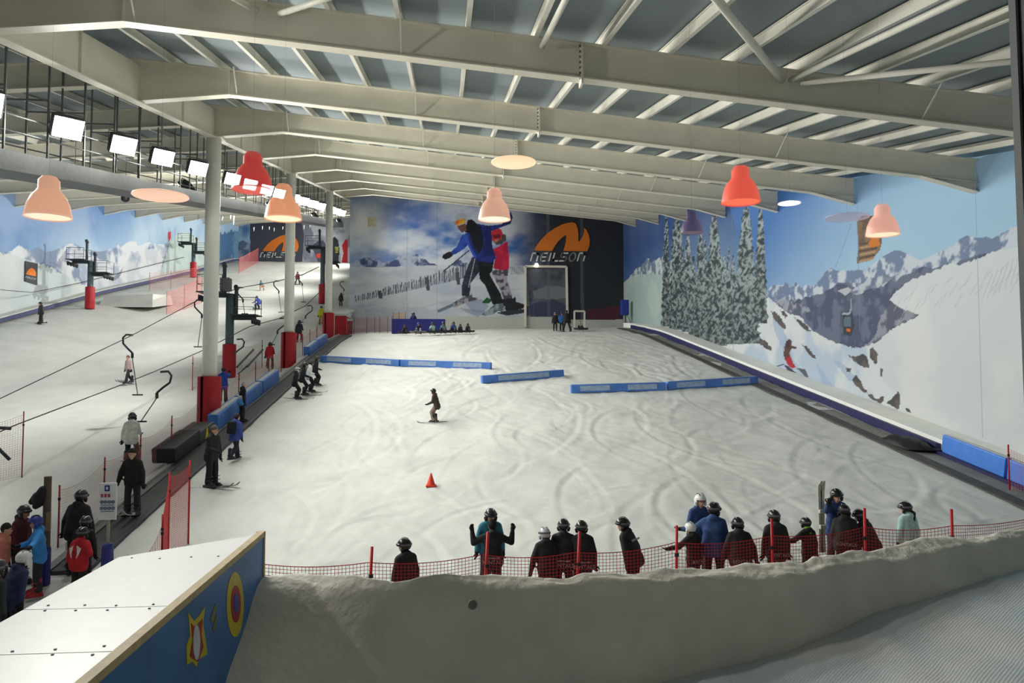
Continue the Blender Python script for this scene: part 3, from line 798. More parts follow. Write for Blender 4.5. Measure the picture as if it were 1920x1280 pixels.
def rafter(k, side):
    Y = YB(k)
    far = k > 8
    root = empty('roof_beam', (0, Y, S * Y))
    ords = ('first', 'second', 'third', 'fourth', 'fifth', 'sixth', 'seventh', 'eighth', 'ninth', 'tenth', 'eleventh', 'twelfth', 'thirteenth', 'fourteenth', 'fifteenth')
    if side > 0:
        tag(root, ['cream roof beam nearest overhead, carrying the brace pipes', 'cream roof beam next beyond the one with brace pipes', 'cream roof beam landing on the nearest white column', 'cream roof beam just beyond the nearest white column', 'cream roof beam landing on the second white column', 'cream roof beam between the second and third white columns', 'cream roof beam landing on the third white column', 'cream roof beam right before the printed end wall'][k - 1], 'beam', 'roof beams over the nursery slope', 'structure')
        bot = [(XA, 4.33), (-6.80, 4.62), (16.0, relbot(16.0)), (XR - .02, 2.10)]
        top = [(XA, reltop(XA)), (XR - .02, reltop(XR))]
    else:
        tag(root, 'pale roof beam over the main slope, %s from the viewer' % ords[k - 1], 'beam', 'roof beams over the main slope', 'structure')
        bot = [(XL + .02, relbot(XL) - 0.35), (XL + 2.2, relbot(XL + 2.2)), (XA, relbot(XA))]
        top = [(XL + .02, reltop(XL)), (XA, reltop(XA))]
    outline = [(a, -0.012, h) for a, h in bot] + [(a, -0.012, h) for a, h in top[::-1]]
    MB().poly(outline, 0.024, (0, 1, 0)).build('web', M_STEEL, root)
    f = MB()
    for (a, h), (c, g) in zip(bot[:-1], bot[1:]):
        f.beam((a, 0, h), (c, 0, g), 0.30, 0.03, up=(0, 0, 1))
    f.build('bottom_flange', M_STEEL, root)
    MB().beam((top[0][0], 0, top[0][1] - .015), (top[1][0], 0, top[1][1] - .015), 0.30, 0.03).build('top_flange', M_STEEL, root)
    if side > 0:
        p = MB()
        p.box((2.97, 0, (3.66 + reltop(2.97)) / 2 - .02), (0.05, 0.32, reltop(2.97) - 3.62))
        p.build('splice_plate', M_STEEL, root)
        if k < 6:
            bolts = MB()
            for i in range(7):
                z = 3.75 + i * 0.12
                for yy in (-0.11,):
                    bolts.box((2.93, yy, z), (0.05, 0.04, 0.04))
            bolts.build('bolts', M_GALV, root)['kind'] = 'stuff'
        # inner haunch line at the wall, knee plates, fly braces
        MB().beam((16.0, -.02, relbot(16.0)), (XR - .02, -.02, relbot(XR)), 0.26, 0.025).build('haunch_flange', M_STEEL, root)
        MB().beam((-6.8, -.07, 4.63), (-6.8, -.07, reltop(-6.8)), 0.03, 0.12, up=(0, 1, 0)).build('knee_plate', M_STEEL, root)
        for bx in (-6.55, -1.0, 10.9):
            MB().beam((bx, -.08, relbot(bx) + .03), (bx + (0.0 if bx < 5 else .2), -.55, reltop(bx) + .03 - .55 * S), 0.035, 0.035).build('fly_brace', M_PURLIN, root)
    return root
for k in range(1, 9): rafter(k, 1)
for k in range(1, 16):
    if YB(k) < YT: rafter(k, -1)

# longitudinal beam over the columns, one length per bay pair
for i, k in enumerate((-1, 1, 3, 5, 7)):
    y0, y1 = YB(k) + .05, min(YB(k + 2) - .05, YF - .1)
    root = empty('spine_beam', (XC, y0, S * y0))
    tag(root, ['pale spine beam running up to the nearest frame', 'pale spine beam ending on the nearest white column', 'pale spine beam from the nearest to the second column', 'pale spine beam from the second to the third column', 'pale spine beam from the third column to the end wall'][i], 'beam', 'spine beams along the column line', 'structure')
    L = y1 - y0
    MB().poly([(0, 0, 4.30), (0, L, S * L + 4.30), (0, L, S * L + 5.5), (0, 0, 5.5)], 0.03, (1, 0, 0)).build('web', M_STEEL, root)
    MB().beam((.015, 0, 4.30), (.015, L, S * L + 4.30), 0.34, 0.035).build('bottom_flange', M_STEEL, root)
    for t in (0.25, 0.5, 0.75):
        MB().beam((.06, L * t, S * L * t + 4.3), (.06, L * t, S * L * t + 5.5), 0.09, 0.03, up=(0, 1, 0)).build('stiffener', M_STEEL, root)

# columns with red crash pads
def column(k, label, padlabel):
    Y = YB(k); zt = S * Y + 4.30; zb = ground(XC, Y) - .3
    root = empty('column', (XC, Y, zb)); tag(root, label, 'column', 'white columns between the slopes', 'structure')
    MB().lathe([(0.0, 0), (0.29, 0), (0.29, zt - zb), (0, zt - zb)], 28).build('shaft', M_COL, root, smooth=False).data.shade_smooth()
    MB().box((0, 0, zt - zb), (0.75, 0.62, 0.04)).build('cap_plate', M_STEEL, root)
    h = 2.35
    for a0, a1 in ((R(-104), R(118)), (R(130), R(241))):
        prof = [(0.30, 0.0), (0.44, 0.0), (0.46, 0.04), (0.46, h - .04), (0.44, h), (0.30, h), (0.30, 0.0)]
        p = MB().lathe(prof, 14, (XC, Y, zb - .05), a0, a1)
        m = p.build('crash_pad', M_RED); m.data.shade_smooth()
        tag(m, padlabel + (', wide half facing the nursery slope' if a0 < 0 and a0 > -2 and a1 < 3 else ', narrow half facing the main slope'), 'pad', 'red pads wrapped round the columns')
column(3, 'nearest tall white round column beside the conveyor', 'red foam pad round the nearest white column')
column(5, 'second white round column, between two skiers on the lift', 'red foam pad round the second white column')
column(7, 'third white round column, nearest the printed end wall', 'red foam pad round the third white column')

# wind-brace pipes under the deck in the nearest bay
def onroof(px, py, off):
    d = ray(px, py); d = d / d.y
    y = 3.0
    for _ in range(60):
        x = d.x * y
        g = d.z * y - (S * y + reltop(x) + off)
        # dz grows with y
        sl = d.z - S
        y = (reltop(x) + off) / sl if abs(sl) > 1e-6 else y
    return d * y
for i, (a, b2, lb) in enumerate((((1016, 88), (1060, 0), 'slim pale brace pipe meeting the nearest beam by its bolted splice'), ((1466, 150), (1345, 0), 'thick brace pipe running up to the left from the pipe junction'), ((1482, 150), (1800, 0), 'brace pipe rising steeply to the right from the pipe junction'), ((1502, 156), (1890, 116), 'brace pipe running flat to the right from the pipe junction'), ((482, 20), (430, -8), 'short brace pipe above the nearest beam, sloping left'), ((524, 26), (604, 0), 'short thick brace pipe above the nearest beam, sloping right'))):
    A = atY(a[0], a[1], YB(1) - .12)
    Bp = onroof(b2[0], b2[1], -0.12)
    d = (Bp - A)
    far = A + d * 1.6
    if far.z > S * far.y + reltop(far.x) + .2: far.z = S * far.y + reltop(far.x) + .15
    o = MB().tube([A, far], 0.062 if i != 1 else 0.08, 12).build('brace_pipe', M_PURLIN, smooth=True)
    tag(o, lb, 'pipe', 'wind braces under the roof', 'structure')

# ================================================================== LIGHTING GANTRY
GX, GR = -11.0, 1.95
gan = empty('lighting_gantry', (GX, 10, S * 10)); tag(gan, 'long grey walkway with floodlights hung under the roof', 'gantry')
L = YF - 10
zz = lambda y, h: S * y + h
MB().poly([(-.75, 0, zz(0, 1.62)), (.75, 0, zz(0, 1.62)), (.75, L, zz(L, 1.62)), (-.75, L, zz(L, 1.62))], 0.06, (0, 0, 1)).build('walkway', M_DARKSTEEL, gan)
for sx in (-.78, .78):
    MB().beam((sx, 0, zz(0, 1.85)), (sx, L, zz(L, 1.85)), 0.06, 0.46).build('side_beam', M_GALV, gan)
    for h in (2.55, 2.95): MB().tube([(sx, 0, zz(0, h)), (sx, L, zz(L, h))], 0.022, 6).build('guard_rail', M_GALV, gan)
y = 0.4
while y < L:
    for sx in (-.78, .78):
        top = reltop(GX + sx) - .05
        MB().beam((sx, y, zz(y, 1.7)), (sx, y, zz(y, top)), 0.045, 0.045).build('hanger', M_GALV, gan)
    MB().beam((-.78, y, zz(y, 3.6)), (.78, y, zz(y, 3.6)), 0.04, 0.04).build('cross_bar', M_GALV, gan)
    y += 1.9
# floodlights
def flood_meshes():
    h = MB().bbox((0, 0, 0), (0.74, 0.26, 0.58), 0.04)
    h.bbox((0, -.16, 0), (0.5, 0.14, 0.36), 0.03)
    for i in range(5): h.box((-.28 + i * .14, -.17, 0.0), (0.015, 0.16, 0.48))
    hm = h.mesh('flood_housing')
    l = MB().bbox((0, 0.125, 0), (0.68, 0.02, 0.52), 0.008).mesh('flood_lens')
    y = MB().tube([(-.40, 0, 0), (-.40, 0, .36), (.40, 0, .36), (.40, 0, 0)], 0.02, 6).mesh('flood_yoke')
    return hm, l, y
HM, LM, YM = flood_meshes()
HM.materials.append(M_DARKSTEEL); LM.materials.append(emit('flood_lens', (255, 255, 250), 60.0)); YM.materials.append(M_GALV)
fl_y = [19.9, 23.2, 26.3, 29.9, 34.6, 37.6, 41.0, 44.0, 48.2, 51.5, 55.0, 58.5, 63.6, 66.6, 70.0]
ords = ('first', 'second', 'third', 'fourth', 'fifth', 'sixth', 'seventh', 'eighth', 'ninth', 'tenth', 'eleventh', 'twelfth', 'thirteenth', 'fourteenth', 'fifteenth')
for i, y in enumerate([13.0, 16.4] + fl_y):
    if i < 2: lb = ('floodlight at the very start of the gantry, before the frame edge', 'floodlight just outside the frame edge on the gantry')[i]
    else: lb = 'white glaring floodlight on the walkway rail, %s from the viewer' % ords[i - 2]
    f = empty('floodlight', (GX + 1.24, y, S * y + 2.92)); tag(f, lb, 'floodlight', 'floodlights along the gantry')
    aim = Vector((0.55, -0.62, -0.50)).normalized()
    rot = aim.to_track_quat('Y', 'Z').to_euler()
    share(HM, 'housing', f, rot=rot); share(LM, 'lens', f, rot=rot)
    share(YM, 'bracket', f, rot=(0, 0, rot[2]))
    # cross pair aimed over the other side
    ld = bpy.data.lights.new('flood', 'SPOT'); ld.energy = FLOOD_POWER * (0.6 if i < 2 else 1.0); ld.color = FLOOD_COLOR; ld.shadow_soft_size = 0.22; ld.spot_size = R(140); ld.spot_blend = 1.0
    lo = bpy.data.objects.new('flood', ld); COL.objects.link(lo); lo.parent = f; lo.location = aim * 0.30; lo.rotation_euler = Vector((0.90, -0.12 if i > 2 else -0.26, -0.31)).to_track_quat('-Z', 'Y').to_euler()
# floods added to brighten the main slope and the queue at its foot
for i, y in enumerate((11, 20, 36, 53, 70, 86, 102, 116)):
    f = empty('floodlight', (GX - 1.24, y, S * y + 2.55)); tag(f, 'added floodlight aimed at the main slope, %s from the viewer' % ords[i], 'floodlight', 'added floodlights aimed at the main slope')
    aim = Vector((-0.8, 0.1, -0.55)).normalized(); rot = aim.to_track_quat('Y', 'Z').to_euler()
    share(HM, 'housing', f, rot=rot); share(LM, 'lens', f, rot=rot); share(YM, 'bracket', f, rot=(0, 0, rot[2]))
    ld = bpy.data.lights.new('flood', 'SPOT'); ld.energy = MAIN_POWER * (0.4, 0.6, 0.75, 1, 1, 1, 1, 1)[i]; ld.color = FLOOD_COLOR; ld.shadow_soft_size = 0.25; ld.spot_size = R(140); ld.spot_blend = 1.0
    lo = bpy.data.objects.new('flood', ld); COL.objects.link(lo); lo.parent = f; lo.location = aim * 0.35; lo.rotation_euler = Vector((-0.9, 0.0, -0.28 if i > 2 else -0.62)).to_track_quat('-Z', 'Y').to_euler()
# hanging loudspeakers and icicles under the main roof
for (px, py, Y, lb) in ((140, 344, 34, 'round dark loudspeaker hanging under the gantry near the frame edge'), (235, 371, 40, 'round dark loudspeaker hanging under the gantry, smaller one')):
    P = atY(px, py, Y)
    s = empty('hanging_speaker', P); tag(s, lb, 'loudspeaker')
    MB().lathe([(0, .2), (.1, .19), (.19, .1), (.21, 0), (.19, -.12), (.1, -.2), (0, -.2)], 16).build('shell', M_BLACK, s, smooth=True)
    MB().tube([(0, 0, .18), (0, 0, reltop(P.x) + S * Y - P.z)], 0.012, 5).build('cord', M_WIRE, s)
r = random.Random(3)
for i, (px, py, ln) in enumerate(((372, 403, 12), (386, 404, 9), (416, 406, 9), (432, 404, 7), (438, 405, 16), (476, 426, 8), (492, 424, 7), (505, 425, 7), (514, 427, 8), (530, 425, 6), (570, 422, 9), (581, 421, 7))):
    P = atX(px, py, -15.0 if px < 450 else -22.0); m = ln * P.y / FPX
    o = MB().lathe([(0.07, 0), (0.055, -m * .4), (0.0, -m)], 8, P).build('hanging_icicle', M_ICE, smooth=True)
    tag(o, 'white icicle hanging from the edge of the main roof', 'icicle', 'icicles under the main roof')

# ================================================================== WINDOW FRAME by the viewer
wn = empty('window_1'); tag(wn, 'dark window mullion at the edge of the view', kind='structure')
e0 = atY(1897, 0, 0.30); e1 = atY(1921, 700, 0.30)   # outer corner of the mullion
MB().poly([e0 * 1.0 + Vector((0, 0, .15)), e1 + Vector((0.004, 0, -.25)), e1 + Vector((.12, 0, -.25)), e0 + Vector((.12, 0, .15))], 0.12, (0, -1, 0)).build('mullion', mat('dark_frame', (22, 20, 20), .5), wn)
MB().poly([e0 + Vector((-.0012, -.002, .15)), e1 + Vector((.0028, -.002, -.25)), e1 + Vector((.0048, -.002, -.25)), e0 + Vector((.0008, -.002, .15))], 0.004, (0, 1, 0)).build('seal', mat('grey_seal', (122, 124, 120), .6), wn)
gl = bpy.data.materials.new('window_glass'); gl.use_nodes = True
g = gl.node_tree.nodes['Principled BSDF']; g.inputs['Transmission Weight'].default_value = 1.0; g.inputs['Roughness'].default_value = 0.0; g.inputs['Base Color'].default_value = (0.97, 0.98, 0.97, 1); g.inputs['IOR'].default_value = 1.01
MB().box((0, -0.05, -.4), (3.2, 0.008, 2.6)).build('pane', gl, wn)

# ================================================================== CONVEYORS
def strip(name, x0, x1, y0, y1, lift, thick, m, parent, n=60, xf=None):
    """a slab that follows the snow"""
    vs = []; fs = []
    for i in range(n + 1):
        y = y0 + (y1 - y0) * i / n
        for xx in (x0, x1):
            g = ground(xx, y) + lift
            vs.append((xx, y, g)); vs.append((xx, y, g - thick))
    for i in range(n):
        a = i * 4; b = a + 4
        fs += [(a, a + 2, b + 2, b), (a + 1, b + 1, b + 3, a + 3), (a, b, b + 1, a + 1), (a + 2, a + 3, b + 3, b + 2)]
    fs += [(0, 1, 3, 2), (n * 4, n * 4 + 2, n * 4 + 3, n * 4 + 1)]
    return MB().add(vs, fs).build(name, m, parent)
cv = empty('conveyor_lift'); tag(cv, 'dark rubber conveyor belt climbing beside the white columns', 'conveyor')
strip('belt', -8.70, -8.02, 17.6, 64, 0.06, 0.16, M_BELT, cv)
strip('side_rail', -8.92, -8.72, 17.6, 64, 0.09, 0.22, M_GALV, cv)
strip('side_rail', -8.0, -7.93, 17.6, 64, 0.07, 0.2, M_DARKSTEEL, cv)
strip('kerb', -9.08, -8.94, 19.0, 64, 0.16, 0.3, mat('grey_kerb', (170, 170, 160), .7), cv)
cr_ = empty('conveyor_lift'); tag(cr_, 'worn grey conveyor belt along the printed side wall', 'conveyor')
strip('belt', 15.75, 16.45, 12, 66, 0.03, 0.16, M_BELT2, cr_)
strip('side_rail', 15.3, 15.72, 12, 66, 0.07, 0.22, M_BELT, cr_)
strip('guard_board', 16.55, 16.70, 24.1, 66, 0.30, 0.45, M_NAVY, cr_)
strip('guard_board', 16.38, 16.48, 12, 24.1, 0.14, 0.3, M_NAVY, cr_)
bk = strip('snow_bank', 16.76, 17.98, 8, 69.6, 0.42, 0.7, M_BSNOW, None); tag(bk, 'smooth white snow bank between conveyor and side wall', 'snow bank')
# crumpled black mat left on the belt
cm = atX(1700, 816, 16.05)
r = random.Random(5)
m = MB()
pts = []
for i in range(9):
    for j in range(7):
        u = (i / 8 - .5); v = (j / 6 - .5)
        rr = max(0, 1 - (4 * (u * u + v * v)) ** 1.5)
        pts.append((u * 1.0 + r.uniform(-.04, .04), v * 2.0 + r.uniform(-.05, .05) - u * .5, 0.06 + .30 * rr * r.uniform(.6, 1) + S * v * 1.4 + .15 * u * 0))
m.add(pts, [(i * 7 + j, (i + 1) * 7 + j, (i + 1) * 7 + j + 1, i * 7 + j + 1) for i in range(8) for j in range(6)])
o = m.build('rubber_mat', M_BLACK, smooth=True); o.location = (cm.x, cm.y, ground(cm.x, cm.y) + .04)
sm = o.modifiers.new('solid', 'SOLIDIFY'); sm.thickness = 0.04
tag(o, 'crumpled black mat lying across the side conveyor', 'mat')

# ================================================================== PADS AND BARRIERS
M_PRINT = mat('faded_print', (158, 178, 206), .55, var=0.25, scale=5)
def pad(a, b, label, h=0.42, w=0.34, m=None, group='blue pads lying on the snow', patches=2, name='padded_barrier', lift=0.0, over=0.0):
    """long foam block from ground point a to b"""
    a = Vector((a[0], a[1], ground(a[0], a[1]))); b = Vector((b[0], b[1], ground(b[0], b[1])))
    d = b - a; L = d.length; c = (a + b) / 2
    q = d.to_track_quat('X', 'Z')
    root = empty(name, c); root.rotation_euler = q.to_euler()
    MB().bbox((0, 0, h / 2 - .03 + lift), (L + over, w, h), 0.05).build('foam_block', m or M_BLUE, root)
    for i in range(patches):
        x = (-0.5 + (i + 0.5) / patches) * L
        for s in (-1,):
            MB().bbox((x, s * (w / 2 + .004), h * .46 + lift), (L / patches * .62, 0.012, h * .6), 0.004).build('print_panel', M_PRINT, root)
    MB().box((0, 0, h - .028 + lift), (L * .97, w * .5, 0.012)).build('snow_dusting', M_SNOW, root)['label'] = 'snow on top'
    tag(root, label, 'barrier', group)
    return root
def gp(x, y): p = hit(x, y); return (p.x, p.y)
pad(gp(602, 678), gp(750, 686), 'blue pad at the upper left, starting beside the conveyor')
pad(gp(752, 686), gp(921, 692), 'blue pad end to end with the one beside the conveyor')
pad(gp(903, 718), gp(1056, 706), 'faded blue pad lying alone in mid slope', patches=1)
pad(gp(1070, 736), gp(1247, 731), 'long blue pad in mid slope with two pale prints')
pad(gp(1250, 730), gp(1419, 719), 'blue pad ending against the side conveyor')
for a, b, lb in (((-9.05, 30.2), (-9.05, 33.6), 'blue pad beside the conveyor, lowest of its row'), ((-9.05, 33.8), (-9.05, 37.2), 'blue pad beside the conveyor, middle of its row'), ((-9.05, 37.4), (-9.05, 40.8), 'blue pad beside the conveyor, topmost of its row'), ((-9.05, 49.6), (-9.05, 53.0), 'blue pad higher up the conveyor, below the red hut'), ((-9.05, 53.2), (-9.05, 57.0), 'small blue pad just under the red hut')):
    pad(a, b, lb, h=0.62, w=0.42, group='blue pads beside the conveyor', patches=0, lift=0.1)
for a, b, lb in (((16.62, 23.8), (16.62, 21.0), 'bright blue pad at the side wall, upper one'), ((16.62, 20.9), (16.62, 18.0), 'bright blue pad at the side wall, lower one')):
    pad(a, b, lb, h=0.62, w=0.22, m=mat('bright_blue_pad', (70, 128, 214), .5, var=.1), group='blue pads at the side wall', patches=0, lift=0.12)
# black motor cover beside the conveyor with a yellow warning mark
p0 = hit(352, 852); p1 = hit(428, 806)
mc = empty('motor_cover', (-9.15, 27.5, ground(-9.15, 27.5))); tag(mc, 'black motor housing beside the conveyor with a yellow warning mark', 'motor housing')
sl = math.atan(S)
rx = Matrix.Rotation(sl, 3, 'X')
MB().bbox((0, -.9, .28), (0.75, 2.6, 0.5), 0.06, rx).build('housing', M_BLACK, mc)
MB().bbox((-.05, 1.2, .42), (0.8, 1.7, 0.75), 0.06, rx).build('drive_cover', M_DARKSTEEL, mc)
MB().poly([(.36, .9, .35), (.36, 1.25, .4), (.36, 1.08, .78)], 0.02, (1, 0, 0)).build('warning_triangle', mat('yellow_sign', (226, 206, 40), .5), mc)

# ================================================================== NETS
def net_mesh(mb, P0, P1, h0, h1, sag, cell, w, low=0.02):
    """netting between two post feet, drooping at the top"""
    P0 = Vector(P0); P1 = Vector(P1); L = (P1 - P0).length
    nx = max(2, int(L / cell)); rows = max(2, int(max(h0, h1) / cell))
    def pt(i, j):
        t = i / nx
        b = P0.lerp(P1, t)
        b.z = ground(b.x, b.y) * 0.7 + b.z * 0.3
        h = h0 + (h1 - h0) * t - sag * 4 * t * (1 - t)
        return b + Vector((0, 0, low + (h - low) * j / rows))
    for i in range(nx + 1):
        for j in (0,):
            a, b = pt(i, 0), pt(i, rows)
            d = (P1 - P0).normalized() * w / 2
            dd = Vector((-d.y, d.x, 0))
            mb.add([a - d, a + d, a + dd, b - d, b + d, b + dd], [(0, 1, 4, 3), (1, 2, 5, 4), (2, 0, 3, 5)])
    st = max(1, nx // 10)
    for j in range(rows + 1):
        ww = w * (1.8 if j == rows else 1)
        i = 0
        while i < nx:
            k = min(nx, i + st)
            a, b = pt(i, j), pt(k, j)
            u = Vector((0, 0, ww / 2)); dd = Vector((-(P1 - P0).normalized().y, (P1 - P0).normalized().x, 0)) * ww / 2
            mb.add([a - u, a + u, a + dd, b - u, b + u, b + dd], [(0, 1, 4, 3), (1, 2, 5, 4), (2, 0, 3, 5)])
            i = k
def fence(label, feet, hs, cell=0.06, w=0.006, sag=0.12, m=M_NET, pm=M_POST, pr_=0.022, lean=None, group='safety net fences', cap=True):
    root = empty('safety_fence'); tag(root, label, 'fence', group)
    feet = [Vector((f[0], f[1], ground(f[0], f[1]))) for f in feet]
    for i, (f, h) in enumerate(zip(feet, hs)):
        ln = (lean[i] if lean else 0)
        p = MB().tube([f - Vector((0, 0, .15)), f + Vector((ln, 0, h + (max(.12, 1.78 - h) if pr_ > .025 else .12)))], pr_, 8).build('post', pm, root, smooth=True)
        if cap: MB().lathe([(pr_ * 1.5, 0), (pr_ * 1.5, .06), (0, .07)], 8, f + Vector((ln * .82, 0, h * .82))).build('clip', M_BLACK, p)
    nm = MB()
    for i in range(len(feet) - 1): net_mesh(nm, feet[i], feet[i + 1], hs[i], hs[i + 1], sag, cell, w)
    n = nm.build('net', m, root, fix=False); n['kind'] = 'stuff'
    return root
# fence along the foot, behind the snow wall: post tops seen over it
def posttop(px, py, h): p = hit(px, py, above=h); return (p.x, p.y)
ft = [posttop(470, 1030, 1.75)] + [posttop(x, y, 1.75) for x, y in ((690, 1028), (905, 1000), (1077, 1000), (1266, 988), (1447, 975), (1621, 955), (1784, 957))] + [(13.2, 15.4)]
fence('red net fence with red posts along the foot of the slope', ft, [1.52, 1.5, 1.36, 1.4, 1.46, 1.45, 1.40, 1.45, 1.2], cell=0.066, w=0.009, sag=0.08, pr_=0.028, lean=[0, .07, .1, .1, .03, 0, 0, 0, 0])
# along the conveyor on the main-slope side
cy_ = [(-9.35, y) for y in (19.2, 21.6, 24.0, 26.6, 29.3)]
fence('faded net fence on the main-slope side of the conveyor, below the nearest column', cy_, [1.35] * 5, cell=0.07, w=0.0055, sag=0.16, m=M_NETPINK, pm=mat('dull_red_post', (150, 44, 50), .5))
cy2 = [(-9.5, y) for y in (32.6, 35.4, 38.4, 41.2, 44.2)]
fence('faded net fence beside the conveyor between the two nearest columns', cy2, [1.35] * 5, cell=0.085, w=0.006, sag=0.18, m=M_NETPINK, pm=MATS['dull_red_post'])
cy3 = [(-9.5, y) for y in (48.0, 50.6, 53.2, 56.0, 59.0)]
fence('faded net fence beside the conveyor above the second column', cy3, [1.3] * 5, cell=0.1, w=0.006, sag=0.15, m=M_NETPINK, pm=MATS['dull_red_post'])
# round the lift pylon
pq = [(-13.6, 41.6), (-13.0, 47.0), (-11.4, 47.6)]
fence('faded net fence standing behind the nearest lift pylon', pq, [1.7, 1.7, 1.6], cell=0.1, w=0.006, sag=0.25, m=M_NETPINK, pm=MATS['dull_red_post'])
# bottom left: net by the lift queue, tall red panel by the conveyor mouth
a = gp(41, 893); 
fence('faded red net panel at the left edge of the main slope', [(a[0] - 2.6, a[1] - 3.2), a], [1.9, 2.1], cell=0.08, w=0.006, sag=0.2, m=M_NETPINK, pm=MATS['dull_red_post'])
T = [hit(272, 1030), hit(310, 1030), hit(322, 1036), hit(352, 1028)]
b0 = posttop(241, 1010, 1.2); b1 = posttop(305, 970, 1.35); b2 = posttop(318, 895, 1.9); b3 = posttop(356, 872, 1.9); b4 = posttop(340, 945, 1.0)
fence('low sagging red net beside the conveyor mouth', [b0, b1], [0.75, 1.2], cell=0.06, w=0.007, sag=0.3)
fence('tall bright red net panel beside the conveyor mouth', [b1, b2, b3], [1.3, 1.9, 1.9], cell=0.05, w=0.010, sag=0.05, m=mat('bright_net', (206, 42, 48), .5))
# upper nets on the main slope
u0 = gp(312, 590); u1 = gp(378, 568)
fence('pink net fence below the far lift, beside the snow ramp', [u0, gp(345, 580), u1], [2.0, 2.2, 2.6], cell=0.14, w=0.022, sag=0.05, m=mat('pink_net', (232, 120, 118), .6), pm=mat('pink_post', (190, 80, 80), .6))
fence('faint pink net fence further up behind the ramp', [gp(280, 545), gp(320, 540), gp(372, 530)], [1.8] * 3, cell=0.22, w=0.014, sag=0.05, m=MATS['pink_net'], pm=MATS['pink_post'])
fence('pink net fence at the top of the main slope under the sponsor panel', [gp(448, 512), gp(484, 492)], [2.0, 2.2], cell=0.2, w=0.025, sag=0.05, m=MATS['pink_net'], pm=MATS['pink_post'])
# orange and pink nets on the plateau
pz = 67.5
xs_ = [atY(x, 590, pz).x for x in (664, 688, 703, 712, 727, 735)]
fence('pink net fence on the plateau below the end wall', [(x_, pz) for x_ in xs_], [1.35] * 6, cell=0.11, w=0.012, sag=0.05, m=MATS['pink_net'], pm=mat('dark_stake', (96, 66, 56), .6))
xs_ = [atY(x, 590, pz + 1.6).x for x in (737, 748, 760)]
fence('yellow mesh screen on the plateau behind the blue board', [(x_, pz + 1.6) for x_ in xs_], [1.7] * 3, cell=0.1, w=0.03, sag=0.0, m=mat('yellow_net', (222, 176, 84), .6), pm=MATS['dark_stake'])
# thin bank net at the lower right
fence('pale red net at the lower end of the side conveyor', [gp(1893, 920), (17.6, 18.0)], [1.2, 1.0], cell=0.07, w=0.006, sag=0.2, m=M_NETPINK, pm=M_POST)

# blue sponsor board on the plateau
pb = empty('board_screen', (0, 0, 0)); A = atY(735, 612, 65.5); B_ = atY(835, 612, 65.5)
zg = min(ground(A.x, 65.5), ground(B_.x, 65.5))
MB().box(((A.x + B_.x) / 2, 65.5, zg + .62), (B_.x - A.x, 0.08, 1.35)).build('panel', mat('deep_blue_board', (44, 44, 128), .5, var=.12), pb)
for t in (0.1, .5, .9): MB().box((A.x + (B_.x - A.x) * t, 65.58, zg + .5), (.08, .08, 1.4)).build('stay', M_DARKSTEEL, pb)
tag(pb, 'long deep blue board behind the sitting snowboarders', 'board')
# blue machine cover on a post in the far corner
A = hit(1170, 604); A = atY(1169, 604, 71.5)
zc = ground(16.6, 71.0)
bc = empty('lift_control_box', (A.x, 71.0, zc)); tag(bc, 'blue padded box on a post in the far corner', 'box')
MB().bbox((0, 0, 1.9), (0.75, 0.6, 1.5), 0.1).build('padded_box', mat('royal_blue_pad', (40, 62, 150), .5), bc)
MB().tube([(0, 0, -.2), (0, 0, 1.2)], 0.16, 10).build('post', M_GALV, bc)
MB().tube([(.2, -.1, 1.2), (.75, -.4, -.1)], 0.03, 6).build('brace', M_GALV, bc)
# pale hoop frame
A = atY(1077, 606, 72.0); hf = MB(); z = ground(A.x, 72.0) - .1
q = [(A.x, 72, z), (A.x, 72, z + 1.75), (A.x + 1.0, 72, z + 1.75), (A.x + 1.0, 72, z)]
for c, d in zip(q[:-1], q[1:]): hf.beam(c, d, 0.16, 0.12, up=(0, 1, 0))
tag(hf.build('goal_frame', M_STEEL), 'small pale square frame standing by the end wall', 'frame')
# red hut by the top of the conveyor
hx, hy = -9.05, 67.2; hz = ground(-8.4, 65.2) - .1
hut = empty('control_hut', (hx, hy, hz)); tag(hut, 'red padded hut with a snowy roof at the top of the conveyor', 'hut')
MB().bbox((0, 0, .85), (1.0, 4.4, 1.75), 0.08).build('padded_wall', M_RED, hut)
MB().poly([(-.6, -2.5, 1.74), (.6, -2.5, 1.74), (.6, 2.4, 2.5), (-.6, 2.4, 2.5)], 0.14, (0, 0, 1)).build('roof', M_WHITE, hut)
MB().poly([(.51, -1.9, 1.3), (.51, 1.8, 1.6), (.51, 1.8, 1.72), (.51, -1.9, 1.5)], 0.05, (1, 0, 0)).build('snow_ledge', M_WHITE, hut)
for yy in (-1.2, 0, 1.2): MB().box((.51, yy, .75), (.05, .08, 1.4)).build('batten', mat('dark_red', (120, 30, 38), .6), hut)
# traffic cone
c = hit(808, 911)
cn = empty('marker_cone', (c.x, c.y, ground(c.x, c.y))); tag(cn, 'small orange-red cone on the open snow', 'cone')
MB().lathe([(0.13, .03), (0.02, .38), (0, .39)], 14).build('cone', mat('cone_red', (226, 66, 38), .5), cn, smooth=True)
MB().bbox((0, 0, .015), (0.3, 0.3, 0.05), 0.01).build('base', MATS['cone_red'], cn)
